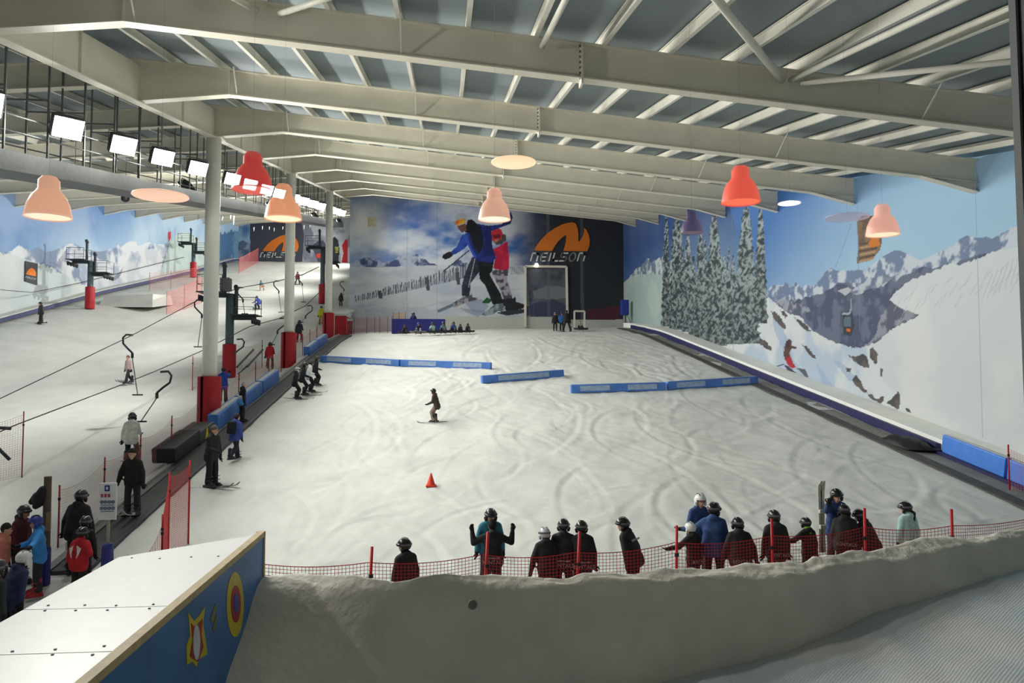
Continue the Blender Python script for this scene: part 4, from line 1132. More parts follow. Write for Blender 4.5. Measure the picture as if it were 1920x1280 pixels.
# bare ladder-like bench frame beside the pylon
bA = hit(444, 702); bB = hit(475, 672)
bf = empty('bench_frame', (0, 0, 0)); tag(bf, 'grey steel trestle lying by the nearest lift pylon', 'trestle')
for off in (0, .6):
    MB().beam((bA.x + off, bA.y, ground(bA.x + off, bA.y) + .45), (bB.x + off, bB.y, ground(bB.x + off, bB.y) + .6), .09, .09).build('rail', M_DARKSTEEL, bf)
for t in (0.02, .25, .5, .75, .98):
    x = bA.x + (bB.x - bA.x) * t; y = bA.y + (bB.y - bA.y) * t; z = ground(x, y)
    MB().beam((x, y, z - .05), (x + .6, y, z + .5), .05, .05).build('strut', M_DARKSTEEL, bf)
# snow kicker on the main slope
kA = hit(255, 570)
kk = MB(); z0 = ground(kA.x, kA.y)
kk.add([(-2.2, -2.5, -.5), (2.4, -2.5, -.5), (2.4, 2.5, .2), (-2.2, 2.5, .2), (-2.1, -1.6, .55), (2.2, -1.9, .75), (2.2, 2.4, 1.1), (-2.1, 2.4, .9)], [(0, 3, 2, 1), (4, 5, 6, 7), (0, 1, 5, 4), (1, 2, 6, 5), (2, 3, 7, 6), (3, 0, 4, 7)])
o = kk.build('snow_kicker', M_SNOW); o.location = (kA.x, kA.y, z0); tag(o, 'block of snow built up as a ramp on the main slope', 'snow ramp')
sb_ = strip('guard_board', XL + 0.9, XL + 1.05, 30, 122, 0.42, 0.3, mat('slate_blue_board', (70, 76, 112), .55, var=.15), None, n=70); tag(sb_, 'slate blue board edging the main slope along the far side wall', 'board')
st_ = strip('snow_ledge', XL + .05, XL + .88, 30, 122, 0.5, 0.4, M_SNOW, None, n=70); tag(st_, 'narrow snow ledge above the slate blue board', 'snow ledge')
# small sponsor poster on the left wall
pos = empty('wall_poster'); tag(pos, 'dark sponsor poster with an orange peak on the far side wall', 'poster')
pw = lambda x, y: atX(x, y, XL + .06)
MB().poly([pw(47, 489), pw(70, 494), pw(69, 534), pw(46, 527)], 0.04, (1, 0, 0)).build('sheet', mat('poster_dark', (66, 68, 76), .6), pos)
MB().poly([atX(*q, XL + .12) for q in ((48, 514), (53, 505), (59, 502), (64, 505), (67, 511), (67, 518))], 0.02, (1, 0, 0)).build('emblem', M_ORANGE, pos)
w = MB()
def to3p(u, v): return atX(48 + u * 19, 520.5 + u * 4.5 - v * 3.2, XL + .12)
word_strips(w, 'nEILSOn', to3p, (1, 0, 0)); w.build('lettering', M_VWHITE, pos)

# ================================================================== DRAG LIFT
def pylon(px, py, X, hpx, label, big=False, padh=2.0):
    P = atX(px, py, X); z = ground(P.x, P.y); Hh = hpx * P.y / FPX
    root = empty('lift_pylon', (P.x, P.y, z)); tag(root, label, 'pylon', 'drag lift pylons')
    MB().tube([(0, 0, -.3), (0, 0, Hh * .82)], 0.24, 14).build('mast', mat('pylon_grey', (92, 104, 110), .5, metal=.2), root, smooth=True)
    MB().lathe([(0.24, 0), (.36, 0), (.38, .05), (.38, padh - .05), (.36, padh), (.24, padh)], 20, (0, 0, -.05)).build('crash_pad', M_RED, root, smooth=True)
    for s, ht, nm in ((-1, .80, 'upper'), (1, .58, 'lower')):
        zz_ = Hh * ht
        MB().beam((0, 0, zz_), (s * 1.5, 0, zz_), 0.2, 0.22).build('cross_arm', M_DARKSTEEL, root)
        pf_ = MB().box((s * .95, -.1, zz_ + .15), (1.5, 1.5, 0.06)).build('platform', M_DARKSTEEL, root)
        g = MB()
        for ax, ay in ((.25, -.8), (1.65, -.8), (.25, .6), (1.65, .6)):
            g.tube([(s * ax, ay, zz_ + .15), (s * ax, ay, zz_ + 1.15)], 0.022, 5)
        for h in (.6, 1.15):
            g.tube([(s * .25, -.8, zz_ + h), (s * 1.65, -.8, zz_ + h), (s * 1.65, .6, zz_ + h), (s * .25, .6, zz_ + h)], 0.02, 5)
        g.build('guard_rail', M_DARKSTEEL, pf_)
        for yy in (-.75, -.25, .25, .75):
            w = MB().tube([(s * 1.5 - .05, yy, zz_ - .22), (s * 1.5 + .05, yy, zz_ - .22)], 0.17, 12).build('sheave', M_BLACK, root)
        MB().beam((s * 1.5, -.95, zz_ - .12), (s * 1.5, .95, zz_ - .12), 0.08, 0.14).build('sheave_arm', M_DARKSTEEL, root)
        MB().tube([(s * .35, 0, zz_), (s * .35, 0, zz_ + 1.75)], 0.11, 8).build('lamp_post', M_DARKSTEEL, root)
        MB().capsule((s * .35, 0, zz_ + 1.75), (s * .35, -.12, zz_ + 1.85), 0.15, 0.13, 8).build('lamp_head', M_DARKSTEEL, root)
    return root, P, z, Hh
PY1 = pylon(429, 711, -12.7, 186, 'nearest lift pylon with work platforms, behind the nearest column')
MB().bbox((-.15, -.4, PY1[3] * .8 + .6), (0.6, 0.4, 0.75), 0.03).build('control_cabinet', M_GALV, PY1[0])
PY2 = pylon(604, 596, -12.7, 128, 'lift pylon next to the third white column')
PY3 = pylon(168, 584, -30.5, 104, 'lift pylon low on the far side of the main slope', padh=1.9)
PY4 = pylon(362, 522, -31.3, 76, 'lift pylon high on the far side of the main slope', padh=1.9)
def cable(pts, label, X, r=0.016):
    P = [atX(x, y, X) for x, y in pts]
    o = MB().tube(P, [r * max(1, p.y / 30) for p in P], 6).build('haul_cable', M_WIRE)
    return tag(o, label, 'cable', 'drag lift cables')
cable([(-40, 768), (0, 747), (120, 690), (248, 628), (370, 563), (411, 551), (457, 538), (520, 527), (567, 515), (598, 500)], 'upper steel cable of the nearest drag lift', -13.9)
cable([(-40, 826), (33, 795), (223, 723), (293, 695), (382, 656), (468, 612), (523, 597), (573, 573), (617, 530)], 'lower steel cable of the nearest drag lift, pulling skiers', -11.2)
cable([(-40, 550), (0, 543), (60, 548), (150, 530), (345, 482)], 'thin cable of the drag lift along the far side wall', -32.5, r=.012)
def tbar(px, py, X, ex, ey, label):
    """hanger with a hooked arm, spring box and T end; (ex, ey) is where its end shows"""
    A = atX(px, py, X); E = atY(ex, ey, A.y)
    root = empty('drag_bar', A); tag(root, label, 'drag bar', 'drag lift hangers')
    d = E - A
    s = 0.55
    hook = [Vector((0, 0, 0)), Vector((-.28, 0, .02)), Vector((-.42, 0, -.12)), Vector((-.40, 0, -.38)), Vector((-.2, 0, -.6)), Vector((0.0, 0, -.8))]
    if d.x < -0.2: hook = [Vector((0, 0, 0)), Vector((.3, 0, .02)), Vector((.42, 0, -.15)), Vector((.36, 0, -.42)), Vector((.1, 0, -.62)), Vector((-.12, 0, -.82))]
    MB().tube(hook, 0.045, 8).build('hook_arm', M_DARKSTEEL, root, smooth=True)
    if abs(E.z - A.z) > .9:
        MB().tube([hook[-1], hook[-1] + Vector((0, 0, -.22))], 0.06, 8).build('spring_box', M_DARKSTEEL, root)
        MB().tube([hook[-1] + Vector((0, 0, -.2)), d], 0.022, 6).build('rope', M_GALV, root)
        MB().tube([d + Vector((-.22, 0, 0)), d + Vector((.22, 0, 0))], 0.035, 6).build('t_end', M_BLACK, root)
    return root
tbar(249, 628, -13.9, 258, 740, 'empty hanger swinging left of the nearest column, upper cable')
tbar(301, 697, -11.2, 264, 790, 'hanger pulling the rider in the white jacket')
tbar(379, 563, -13.9, 371, 650, 'empty hanger just beside the nearest column')
tbar(456, 539, -13.9, 459, 588, 'empty hanger right of the nearest pylon platform')
tbar(523, 527, -13.9, 527, 585, 'empty hanger left of the second column, upper cable')
tbar(567, 516, -13.9, 569, 566, 'empty hanger right of the second column, upper cable')
tbar(524, 597, -11.2, 509, 646, 'hanger pulling the rider in the red jacket')
tbar(576, 573, -11.2, 564, 604, 'hanger pulling the rider in red trousers')
tbar(444, 636, -11.9, 437, 641, 'hook of a hanger parked on the nearest pylon')
tbar(20, 803, -11.2, 4, 834, 'hanger cut off by the frame edge, black hook')
tbar(645, 528, -11.2, 642, 552, 'tiny hanger next to the end wall')

# ================================================================== FOREGROUND: snow wall, lane, deck
def loft(curves, name, m, smooth=True, sub=6, amp=0.04, seed=1, parent=None):
    """surface through rows of points, resampled and roughened"""
    C = [np.array([tuple(p) for p in c]) for c in curves]
    n = 150
    def res(c):
        d = np.r_[0, np.cumsum(np.hypot(np.diff(c[:, 0]), np.diff(c[:, 1])) + 1e-6)]
        t = np.linspace(0, d[-1], n)
        out = np.stack([np.interp(t, d, c[:, k]) for k in range(3)], -1)
        ker = np.ones(11) / 11
        pad = np.pad(out, ((5, 5), (0, 0)), 'edge')
        return np.stack([np.convolve(pad[:, k], ker, 'valid') for k in range(3)], -1)
    C = [res(c) for c in C]
    rows = []
    for a, b in zip(C[:-1], C[1:]):
        for i in range(sub): rows.append(a + (b - a) * i / sub)
    rows.append(C[-1])
    P = np.array(rows)
    ny = P.shape[0]
    ker = np.array([1, 2, 3, 2, 1]) / 9
    pad = np.pad(P, ((2, 2), (0, 0), (0, 0)), 'edge')
    P = sum(k * pad[i:i + ny] for i, k in enumerate(ker))
    nz = (fbm(P[..., 0] * 2.6 + P[..., 2] * 2, P[..., 1] * 2.6 + P[..., 2] * 4, seed, 5) - .5) * amp * 2
    P[..., 2] += nz; P[..., 1] += nz * .6
    o = link(name, grid_mesh(name, P), parent)
    o.data.materials.append(m)
    if smooth: o.data.shade_smooth()
    return o
lipb = [(-3.4, 9.45, -2.30)] + [atZ(x, y, -2.30) for x, y in ((560, 1070), (650, 1078), (770, 1082), (900, 1071), (1040, 1074), (1150, 1068), (1300, 1060), (1440, 1050), (1550, 1038), (1650, 1022), (1760, 1004), (1860, 996), (1960, 984))] + [(11.5, 11.9, -2.3)]
lipf = [(-3.4, 8.75, -2.40)] + [atZ(x, y, -2.40) for x, y in ((500, 1100), (620, 1104), (770, 1102), (830, 1092), (960, 1100), (1100, 1094), (1200, 1093), (1330, 1085), (1450, 1084), (1540, 1070), (1620, 1055), (1720, 1044), (1800, 1028), (1920, 1012))] + [(10.5, 11.0, -2.4)]
lane_z = lambda x: float(np.interp(x, [-3.5, -2.2, -1, 0.3, 1.7, 3.2, 4.4, 5.7, 7.5, 9, 12], [-2.75, -2.95, -3.35, -3.55, -3.52, -3.3, -3.08, -2.88, -2.74, -2.68, -2.6]))
foot = []
for p in lipf:
    p = Vector(p); dy = float(np.interp(p.x, [-3.4, -2.0, -.8, .5, 2, 4, 12], [1.3, 1.25, 0.9, .4, .28, .25, .22]))
    foot.append((p.x, p.y - dy, lane_z(p.x)))
mid = [((a[0] + b[0]) / 2, (a[1] + b[1]) / 2 + .06, a[2] * .45 + b[2] * .55) for a, b in zip(lipf, foot)]
behind = [(p[0], p[1] + .35, -3.6) for p in lipb]
skirt = [(p[0], p[1] - .22, p[2] - .5) for p in foot]
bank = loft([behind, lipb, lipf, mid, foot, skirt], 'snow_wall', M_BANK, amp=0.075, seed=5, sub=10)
tag(bank, 'thick lumpy wall of packed snow in front of the fence', 'snow wall')
near = [(p[0] * .99, p[1] - 1.2, p[2] - .03) for p in foot]
near2 = [(p[0] * .97, 3.6, p[2] + .12) for p in foot]
lane = loft([[(p[0], p[1] + .55, p[2] - .35) for p in foot], [(p[0], p[1] - .05, p[2] + .01) for p in foot], near, near2], 'floor_lane', mat_lane(), amp=0.03, seed=9, sub=10)
tag(lane, 'shaded tubing lane of ribbed blue matting under thin snow', kind='structure')
# hole in the snow wall
hp = atY(886, 1132, 8.45)
hole = MB().lathe([(0.05, 0), (0.056, .012), (0.040, .02), (0.036, .0), (0.0, -.01)], 16).build('drain_pipe', mat('drain_grey', (150, 150, 140), .7), smooth=True)
hole.location = hp + Vector((0, -.02, 0)); hole.rotation_euler = (R(80), 0, 0)
tag(hole, 'round grey pipe end poking out of the snow wall', 'pipe')

# white deck with plywood edge and painted side
DZ = -1.85; DX0, DX1 = -3.34, -2.20
dk = empty('play_deck', (0, 0, 0)); tag(dk, 'white sloping deck with a plywood edge and a blue painted side', 'deck')
ysm = [3.0, 5.35, 6.35, 8.10]
for i in range(3):
    yA, yB_ = ysm[i], ysm[i + 1] - .012
    yR = yB_ + (1.0 if i == 2 else 0)
    MB().poly([(DX0, yA, DZ), (DX1, yA, DZ), (DX1, yR, DZ), (DX0, yB_, DZ)], -0.06, (0, 0, 1)).build('board', M_WHITE, dk)
r = random.Random(2)
scm = MB().lathe([(0.011, 0), (0.011, 0.006), (0, 0.008)], 8).mesh('screw'); scm.materials.append(M_DARKSTEEL)
for yy in (5.30, 5.42, 6.30, 6.42, 8.0):
    for i in range(4):
        share(scm, 'screw', dk, loc=(DX0 + .15 + i * .28 + r.uniform(-.04, .04), yy + r.uniform(-.03, .03), DZ))
MB().beam((DX1 + .04, 3.0, DZ + .0), (DX1 + .04, 9.15, DZ + .0), 0.08, 0.06).build('plywood_edge', M_WOOD, dk)
MB().box((DX1 + .03, 9.13, DZ - .5), (0.10, 0.05, 1.05)).build('end_board', M_WOOD, dk)
sp_ = MB().box((DX1 + .045, 6.06, DZ - .78), (0.04, 6.1, 1.5)).build('side_panel', mat('panel_blue', (66, 118, 172), .5, var=.2, scale=2.2), dk)
SXp = DX1 + .066
def on_panel(px, py): return atX(px, py, SXp)
def decal(name, pts, m, off): return MB().poly([on_panel(*p) + Vector((off, 0, 0)) for p in pts], 0.004, (1, 0, 0)).build(name, m, sp_)
def oval(cx, cy, rx, ry, n=28): return [(cx + rx * math.cos(2 * math.pi * i / n), cy + ry * math.sin(2 * math.pi * i / n)) for i in range(n)]
decal('painted_ring', oval(440.5, 1133, 16, 61), mat('paint_yellow', (214, 190, 40), .5), 0.0)
decal('painted_ring', oval(441, 1132, 9, 35), mat('paint_red', (178, 40, 46), .5), 0.005)
decal('painted_ring', oval(441, 1131, 4.5, 18), mat('paint_blue', (66, 80, 170), .5), 0.010)
decal('painted_star', [(352, 1148), (363, 1164), (372, 1155), (384, 1137), (380, 1168), (387, 1215), (388, 1226), (372, 1236), (368, 1250), (360, 1240), (350, 1246), (349, 1210), (356, 1190)], MATS['paint_yellow'], 0.0)
decal('painted_star', [(357, 1168), (364, 1176), (378, 1160), (376, 1190), (380, 1212), (370, 1240), (362, 1236), (355, 1230), (360, 1200)], MATS['paint_red'], 0.005)
decal('painted_star', oval(366, 1204, 6.5, 33), mat('paint_white', (214, 216, 216), .5), 0.010)
for pts in ([(394, 1160), (404, 1130), (406, 1140), (398, 1168)], [(398, 1178), (406, 1150), (407, 1162), (401, 1185)]): decal('painted_flash', pts, mat('paint_olive', (130, 128, 60), .5), 0.0)

# ================================================================== SIGN AND POST BY THE CONVEYOR MOUTH
sgn = posttop(205, 905, 2.35)
sx_, sy_ = sgn; sz_ = ground(sx_, sy_)
sg = empty('lift_sign', (sx_, sy_, sz_)); tag(sg, 'white rules sign on a blue padded post at the conveyor mouth', 'sign')
MB().tube([(0, 0, -.1), (0, 0, 1.75)], 0.035, 8).build('post', mat('galv_post', (150, 146, 128), .5), sg)
MB().lathe([(0.035, 1.12), (0.10, 1.10), (0.11, 1.0), (0.14, .0), (0.14, -.1)], 14).build('post_pad', mat('indigo_pad', (46, 54, 128), .5), sg, smooth=True)
bdm = MB().bbox((0, -.05, 1.98), (0.36, 0.03, 0.76), 0.012).build('sign_board', mat('sign_white', (224, 226, 228), .4, var=.03), sg)
MB().box((-.01, -.07, 2.25), (.10, .008, .12)).build('icon', mat('sign_blue', (44, 52, 130), .5), bdm)
MB().box((-.01, -.076, 2.25), (.04, .004, .06)).build('icon_mark', MATS['sign_white'], bdm)
for i, xx in enumerate((-.11, -.04, .03)): MB().box((xx, -.07, 2.10), (.045, .008, .07)).build('red_glyph', mat('sign_red', (178, 66, 78), .5), bdm)
for row, z in enumerate((1.97, 1.84)):
    for xx in (-.11, -.035, .04, .115): 
        g_ = MB().lathe([(0.016, 0), (0.034, 0), (0.034, .012), (0.016, .012), (0.016, 0)], 10).build('glyph', mat('sign_slate', (92, 98, 130), .5), bdm)
        g_.location = (xx, -.066, z); g_.rotation_euler = (R(90), 0, 0)
    MB().box((0, -.07, z - .065), (.26, .006, .012)).build('text_rule', MATS['sign_slate'], bdm)
pp = posttop(90, 893, 2.3); pz_ = ground(*pp)
po = empty('padded_post', (pp[0], pp[1], pz_)); tag(po, 'brown wooden post hung with a black jacket, beside the queue', 'post')
MB().tube([(0, 0, -.1), (0, 0, 2.3)], [0.085, 0.075], 10).build('post', mat('old_wood', (96, 82, 72), .7), po)
MB().lathe([(0.10, 0), (0.10, .75), (0.09, .8), (0.07, .8)], 12, (0, 0, .0)).build('blue_pad', MATS['indigo_pad'], po)
j = MB().capsule((-.07, -.05, 2.02), (-.15, -.07, 1.82), .09, .13).capsule((-.2, -.05, 1.9), (-.27, -.08, 1.78), .075, .07).capsule((-.12, -.05, 1.75), (-.2, -.06, 1.68), .09, .07)
j.build('hung_jacket', M_BLACK, po, smooth=True)
MB().bbox((.08, -.09, 1.35), (.1, .05, .4), .02).build('notice', mat('tan_card', (150, 128, 90), .6), po)
MB().bbox((-.18, .05, 1.05), (.2, .12, .45), .03).build('white_bag', mat('grey_bag', (186, 182, 170), .6), po)

# ================================================================== PEOPLE
SKIN = mat('skin', (206, 158, 132), .55, var=.08, scale=12)
SKIN2 = mat('skin_tan', (150, 104, 80), .55, var=.08, scale=12)
def cloth(rgb): return mat('cloth_%d_%d_%d' % rgb, rgb, .8, var=.22, scale=9, bump=.15, bscale=14)
def gear(rgb): return mat('gear_%d_%d_%d' % rgb, rgb, .28, var=.06, spec=.5)
def glove_mesh():
    m = MB()
    m.capsule((0, 0, 0), (0, 0, -.045), .040, .043).capsule((-.018, .0, -.01), (-.018, .0, -.06), .034, .034).capsule((.018, 0, -.01), (.018, 0, -.06), .034, .034)
    for x, l in ((-.036, .050), (-.013, .062), (.012, .058), (.035, .044)):
        m.capsule((x, 0, -.075), (x, .012, -.075 - l * .6), .0145, .0135, 6).capsule((x, .012, -.075 - l * .6), (x, .034, -.075 - l), .0135, .012, 6)
    m.capsule((.038, .012, -.02), (.066, .030, -.055), .017, .015, 6).capsule((.066, .030, -.055), (.062, .048, -.082), .015, .013, 6)
    m.tube([(0, 0, .05), (0, 0, -.01)], [.052, .042], 10)
    me = m.mesh('glove'); me.shade_smooth(); return me
def boot_mesh():
    m = MB()
    m.capsule((0, 0, .36), (0, .0, .12), .075, .072).capsule((0, -.03, .065), (0, .17, .06), .066, .058).capsule((0, .02, .2), (0, .06, .1), .07, .06)
    m.box((0, .07, .015), (.11, .34, .05)); m.box((0, .05, .30), (.16, .12, .02)); m.box((0, .06, .20), (.16, .12, .02)); m.box((0, .10, .11), (.14, .08, .02))
    me = m.mesh('boot'); me.shade_smooth(); return me
def ski_mesh(L=1.55):
    n = 14; vs = []; fs = []
    for i in range(n + 1):
        t = i / n; y = -L * .46 + L * t
        w = .035 + .016 * abs(2 * t - 1) ** 1.5
        if t > .94: w *= (1 - t) / .06 * .6 + .4
        z = .015 + (.10 * ((t - .86) / .14) ** 2 if t > .86 else 0)
        vs += [(-w, y, z), (w, y, z), (w, y, z + .016), (-w, y, z + .016)]
    for i in range(n):
        a = i * 4
        for k in range(4): fs.append((a + k, a + (k + 1) % 4, a + 4 + (k + 1) % 4, a + 4 + k))
    fs += [(3, 2, 1, 0), (n * 4, n * 4 + 1, n * 4 + 2, n * 4 + 3)]
    m = MB().add(vs, fs)
    m.bbox((0, .17, .05), (.07, .08, .06), .015); m.bbox((0, -.16, .06), (.07, .09, .08), .015)
    return m.mesh('ski')
def board_mesh(L=1.5):
    out = []
    for i in range(40):
        a = 2 * math.pi * i / 40; c, s_ = math.cos(a), math.sin(a)
        y = (L / 2 - .14) * (1 if s_ > 0 else -1) + .14 * s_ if abs(s_) > .02 else 0
        out.append((.14 * c * (1 - .12 * (1 - abs(y) / (L / 2))), y, 0))
    m = MB(); vs = []; fs = []
    n = 16
    for i in range(n + 1):
        t = i / n; y = -L / 2 + L * t; e = abs(2 * t - 1)
        w = .125 + .018 * e
        if e > .8: w *= math.sqrt(max(0, 1 - ((e - .8) / .2) ** 2)) * .9 + .1
        z = .015 + (.09 * ((e - .78) / .22) ** 2 if e > .78 else 0)
        vs += [(-w, y, z), (w, y, z), (w, y, z + .014), (-w, y, z + .014)]
    for i in range(n):
        a = i * 4
        for k in range(4): fs.append((a + k, a + (k + 1) % 4, a + 4 + (k + 1) % 4, a + 4 + k))
    fs += [(3, 2, 1, 0), (n * 4, n * 4 + 1, n * 4 + 2, n * 4 + 3)]
    m.add(vs, fs)
    for yy in (-.25, .25): m.bbox((0, yy, .06), (.24, .13, .07), .02)
    return m.mesh('snowboard')
def helmet_mesh():
    m = MB(); n = 24; vs = []; fs = []
    rows = 12
    for i in range(rows + 1):
        for k in range(n):
            a = 2 * math.pi * k / n
            low = -.35 if math.sin(a) > .5 else (-.62 if abs(math.cos(a)) > .3 or math.sin(a) < 0 else -.45)
            if math.sin(a) > .35: low = 0.10
            lo = math.asin(max(-.99, low))
            th = math.pi / 2 + (lo - math.pi / 2) * i / rows
            vs.append((.118 * math.cos(th) * math.cos(a), .142 * math.cos(th) * math.sin(a), .128 * math.sin(th)))
    for i in range(rows):
        for k in range(n): fs.append((i * n + k, i * n + (k + 1) % n, (i + 1) * n + (k + 1) % n, (i + 1) * n + k))
    m.add(vs, fs)
    for x in (-.1, .1): m.capsule((x, .01, -.06), (x * .95, .02, -.10), .038, .03, 8)
    me = m.mesh('helmet'); me.shade_smooth(); return me
def trim_mesh():
    m = MB()
    for x in (-.045, .045): m.tube([(x, .125 * c_ * 1.02, .129 * s_ * 1.015) for c_, s_ in ((math.cos(R(a)), math.sin(R(a))) for a in (50, 65, 80, 95, 110, 125))], .007, 5)
    return m.mesh('helmet_vent')
def goggle_mesh():
    m = MB()
    pts = []
    for i in range(11):
        a = R(20 + 140 * i / 10); pts.append((.112 * math.cos(a), .142 * math.sin(a), -.002))
    m.tube(pts, .034, 8)
    me = m.mesh('goggles'); me.shade_smooth(); return me
def strap_mesh():
    m = MB(); pts = []
    for i in range(21):
        a = R(150 + 240 * i / 20); pts.append((.119 * math.cos(a), .143 * math.sin(a), .012))
    vs = []; fs = []
    for p in pts: vs += [(p[0], p[1], p[2] - .018), (p[0], p[1], p[2] + .018), (p[0] * 1.03, p[1] * 1.03, p[2] + .018), (p[0] * 1.03, p[1] * 1.03, p[2] - .018)]
    for i in range(20):
        a = i * 4
        for k in range(4): fs.append((a + k, a + (k + 1) % 4, a + 4 + (k + 1) % 4, a + 4 + k))
    return m.add(vs, fs).mesh('goggle_strap')
def eyes_mesh():
    m = MB()
    for x in (-.031, .031): m.lathe([(0, .011), (.009, .007), (.012, 0), (.009, -.007), (0, -.011)], 8, (x, .092, .0))
    return m.mesh('eyes')
def tail_mesh():
    return MB().capsule((0, -.11, -.04), (0, -.17, -.10), .035, .045).capsule((0, -.17, -.10), (.01, -.16, -.34), .045, .02).mesh('ponytail')
G_GLOVE, G_BOOT, G_SKI, G_SB, G_HELM, G_TRIM, G_GOG, G_STRAP, G_EYES, G_TAIL = glove_mesh(), boot_mesh(), ski_mesh(), board_mesh(), helmet_mesh(), trim_mesh(), goggle_mesh(), strap_mesh(), eyes_mesh(), tail_mesh()
LETM = {}
def letter_mesh(tx):
    if tx in LETM: return LETM[tx]
    if tx.startswith('-'):                       # a line of print too small to read
        r_ = random.Random(len(tx)); m_ = MB(); x_ = -1.9
        while x_ < 1.9:
            w_ = r_.uniform(.18, .36); m_.box((x_ + w_ / 2, .3, .02), (w_, r_.uniform(.35, .6), .05)); x_ += w_ + .14
        me = m_.mesh('lettering')
    else:
        fc = bpy.data.curves.new('lettering', 'FONT'); fc.body = tx; fc.size = 1.0; fc.align_x = 'CENTER'; fc.extrude = .03; fc.resolution_u = 2
        t_ = bpy.data.objects.new('lettering_source', fc); COL.objects.link(t_)
        bpy.context.view_layer.update()
        me = bpy.data.meshes.new_from_object(t_.evaluated_get(bpy.context.evaluated_depsgraph_get()))
        bpy.data.objects.remove(t_)
    me.materials.clear(); me.materials.append(mat('jacket_print', (150, 150, 148), .6))
    LETM[tx] = me
    return me
M_EYE = mat('eye_dark', (40, 34, 32), .3)

ARMS = {
    'down': ((.30, .04, -1), (.10, .20, -1)), 'wide': ((.52, .05, -1), (.22, .2, -1)), 'fwd': ((.18, .35, -.9), (-.05, .95, -.15)), 'pole': ((.15, .55, -.8), (.05, .75, -.6)),
    'up': ((.85, .10, -.42), (.12, .12, 1)), 'out': ((.75, .35, -.55), (.95, .35, -.05)), 'hold': ((.2, .5, -.8), (-.55, .8, .05)), 'hip': ((.55, -.15, -.8), (-.75, .25, -.25)), 'raise': ((.35, .8, -.1), (.05, .7, .75)), 'back': ((.25, -.35, -.9), (.05, -.1, -1)), 'lap': ((.15, .45, -.8), (-.2, .85, -.35)),
}
def person(label, pos, face, Ht, jacket, trousers, helmet, arms=('down', 'down'), lean=6, side=0, legs='stand', head=(0, 0), gear_=None, gcol=(150, 150, 155), gloves=(28, 28, 32), boots=(44, 44, 48), hat=None, collar=None, text=None, tail=False, backpack=False, stripes=None, goggles=True, group='skiers and boarders', vox=None, skin=None, hem=None, fat=1.0):
    """pos: point under the feet (or seat). face: heading in degrees, 0 = up the slope, 90 = to the left, 180 = towards the viewer"""
    s = Ht / 1.74
    root = empty('person', pos, R(face)); tag(root, label, 'person', group)
    Rt = Euler((-R(lean), R(side), 0)).to_matrix()
    hip = Vector((0, 0, .93)) ; sit = legs == 'sit'
    if sit: hip = Vector((0, 0, .16))
    if legs == 'ski': hip = Vector((0, -.10, .86))
    if legs == 'crouch': hip = Vector((0, -.18, .70))
    T = lambda x, y, z: hip + Rt @ Vector((x, y, z - .93))
    neck = T(0, 0, 1.45); sh = [T(-.168, 0, 1.365), T(.168, 0, 1.365)]
    Rh = Euler((R(head[1]) - R(lean) * .45, 0, R(head[0]))).to_matrix()
    hc = neck + Rt @ Vector((0, .015, .06)) + Rh @ Vector((0, .02, .085))
    el = []; wr = []; fd = []
    for i, sx in enumerate((-1, 1)):
        u, f = ARMS[arms[i]]
        u = Vector((u[0] * sx, u[1], u[2])).normalized(); f = Vector((f[0] * sx, f[1], f[2])).normalized()
        e = sh[i] + Rt @ u * .29; el.append(e); wr.append(e + Rt @ f * .245); fd.append((Rt @ f).normalized())
    hips = [hip + Vector((-.095, 0, -.03)), hip + Vector((.095, 0, -.03))]
    if legs == 'stand': kn = [Vector((-.12, .03, .50)), Vector((.12, .03, .50))]; an = [Vector((-.13, 0, .09)), Vector((.13, 0, .09))]
    elif legs == 'wide': kn = [Vector((-.2, .04, .50)), Vector((.2, .04, .50))]; an = [Vector((-.30, 0, .09)), Vector((.30, 0, .09))]
    elif legs == 'walk': kn = [Vector((-.11, .20, .52)), Vector((.11, -.05, .48))]; an = [Vector((-.11, .24, .09)), Vector((.11, -.34, .16))]
    elif legs == 'ski': kn = [Vector((-.14, .14, .48)), Vector((.14, .14, .48))]; an = [Vector((-.16, 0, .09)), Vector((.16, 0, .09))]
    elif legs == 'crouch': kn = [Vector((-.22, .22, .44)), Vector((.22, .22, .44))]; an = [Vector((-.26, 0, .09)), Vector((.26, 0, .09))]
    else: kn = [Vector((-.17, .34, .42)), Vector((.17, .34, .42))]; an = [Vector((-.2, .62, .10)), Vector((.2, .62, .10))]
    V = lambda p: p * s
    vx = (vox or .03) * s
    def rem(mb, name, m, v=None):
        o = mb.build(name, m, root, fix=True)
        md = o.modifiers.new('skin', 'REMESH'); md.mode = 'VOXEL'; md.voxel_size = v or vx; md.use_smooth_shade = True
        sm_ = o.modifiers.new('soft', 'SMOOTH'); sm_.factor = .5; sm_.iterations = 2
        return o
    # body: one skin from head to feet
    b = MB()
    def cap(mb, p, q, r1, r2): mb.capsule(V(p), V(q), r1 * s, r2 * s)
    cap(b, hc + Rh @ Vector((0, -.012, .03)), hc + Rh @ Vector((0, .0, .0)), .098, .092)
    cap(b, hc + Rh @ Vector((0, .035, -.03)), hc + Rh @ Vector((0, .052, -.085)), .066, .042)
    cap(b, hc + Rh @ Vector((0, .098, -.012)), hc + Rh @ Vector((0, .116, -.036)), .014, .019)
    for sx in (-1, 1): cap(b, hc + Rh @ Vector((sx * .092, -.008, .012)), hc + Rh @ Vector((sx * .092, -.006, -.028)), .02, .015)
    cap(b, neck + Rt @ Vector((0, -.01, -.06)), hc + Rh @ Vector((0, 0, -.05)), .062, .056)
    cap(b, T(-.09, 0, 1.30), T(.09, 0, 1.30), .085, .085); cap(b, T(0, 0, 1.25), T(0, 0, 1.0), .10, .10); cap(b, T(-.06, 0, .95), T(.06, 0, .95), .10, .10)
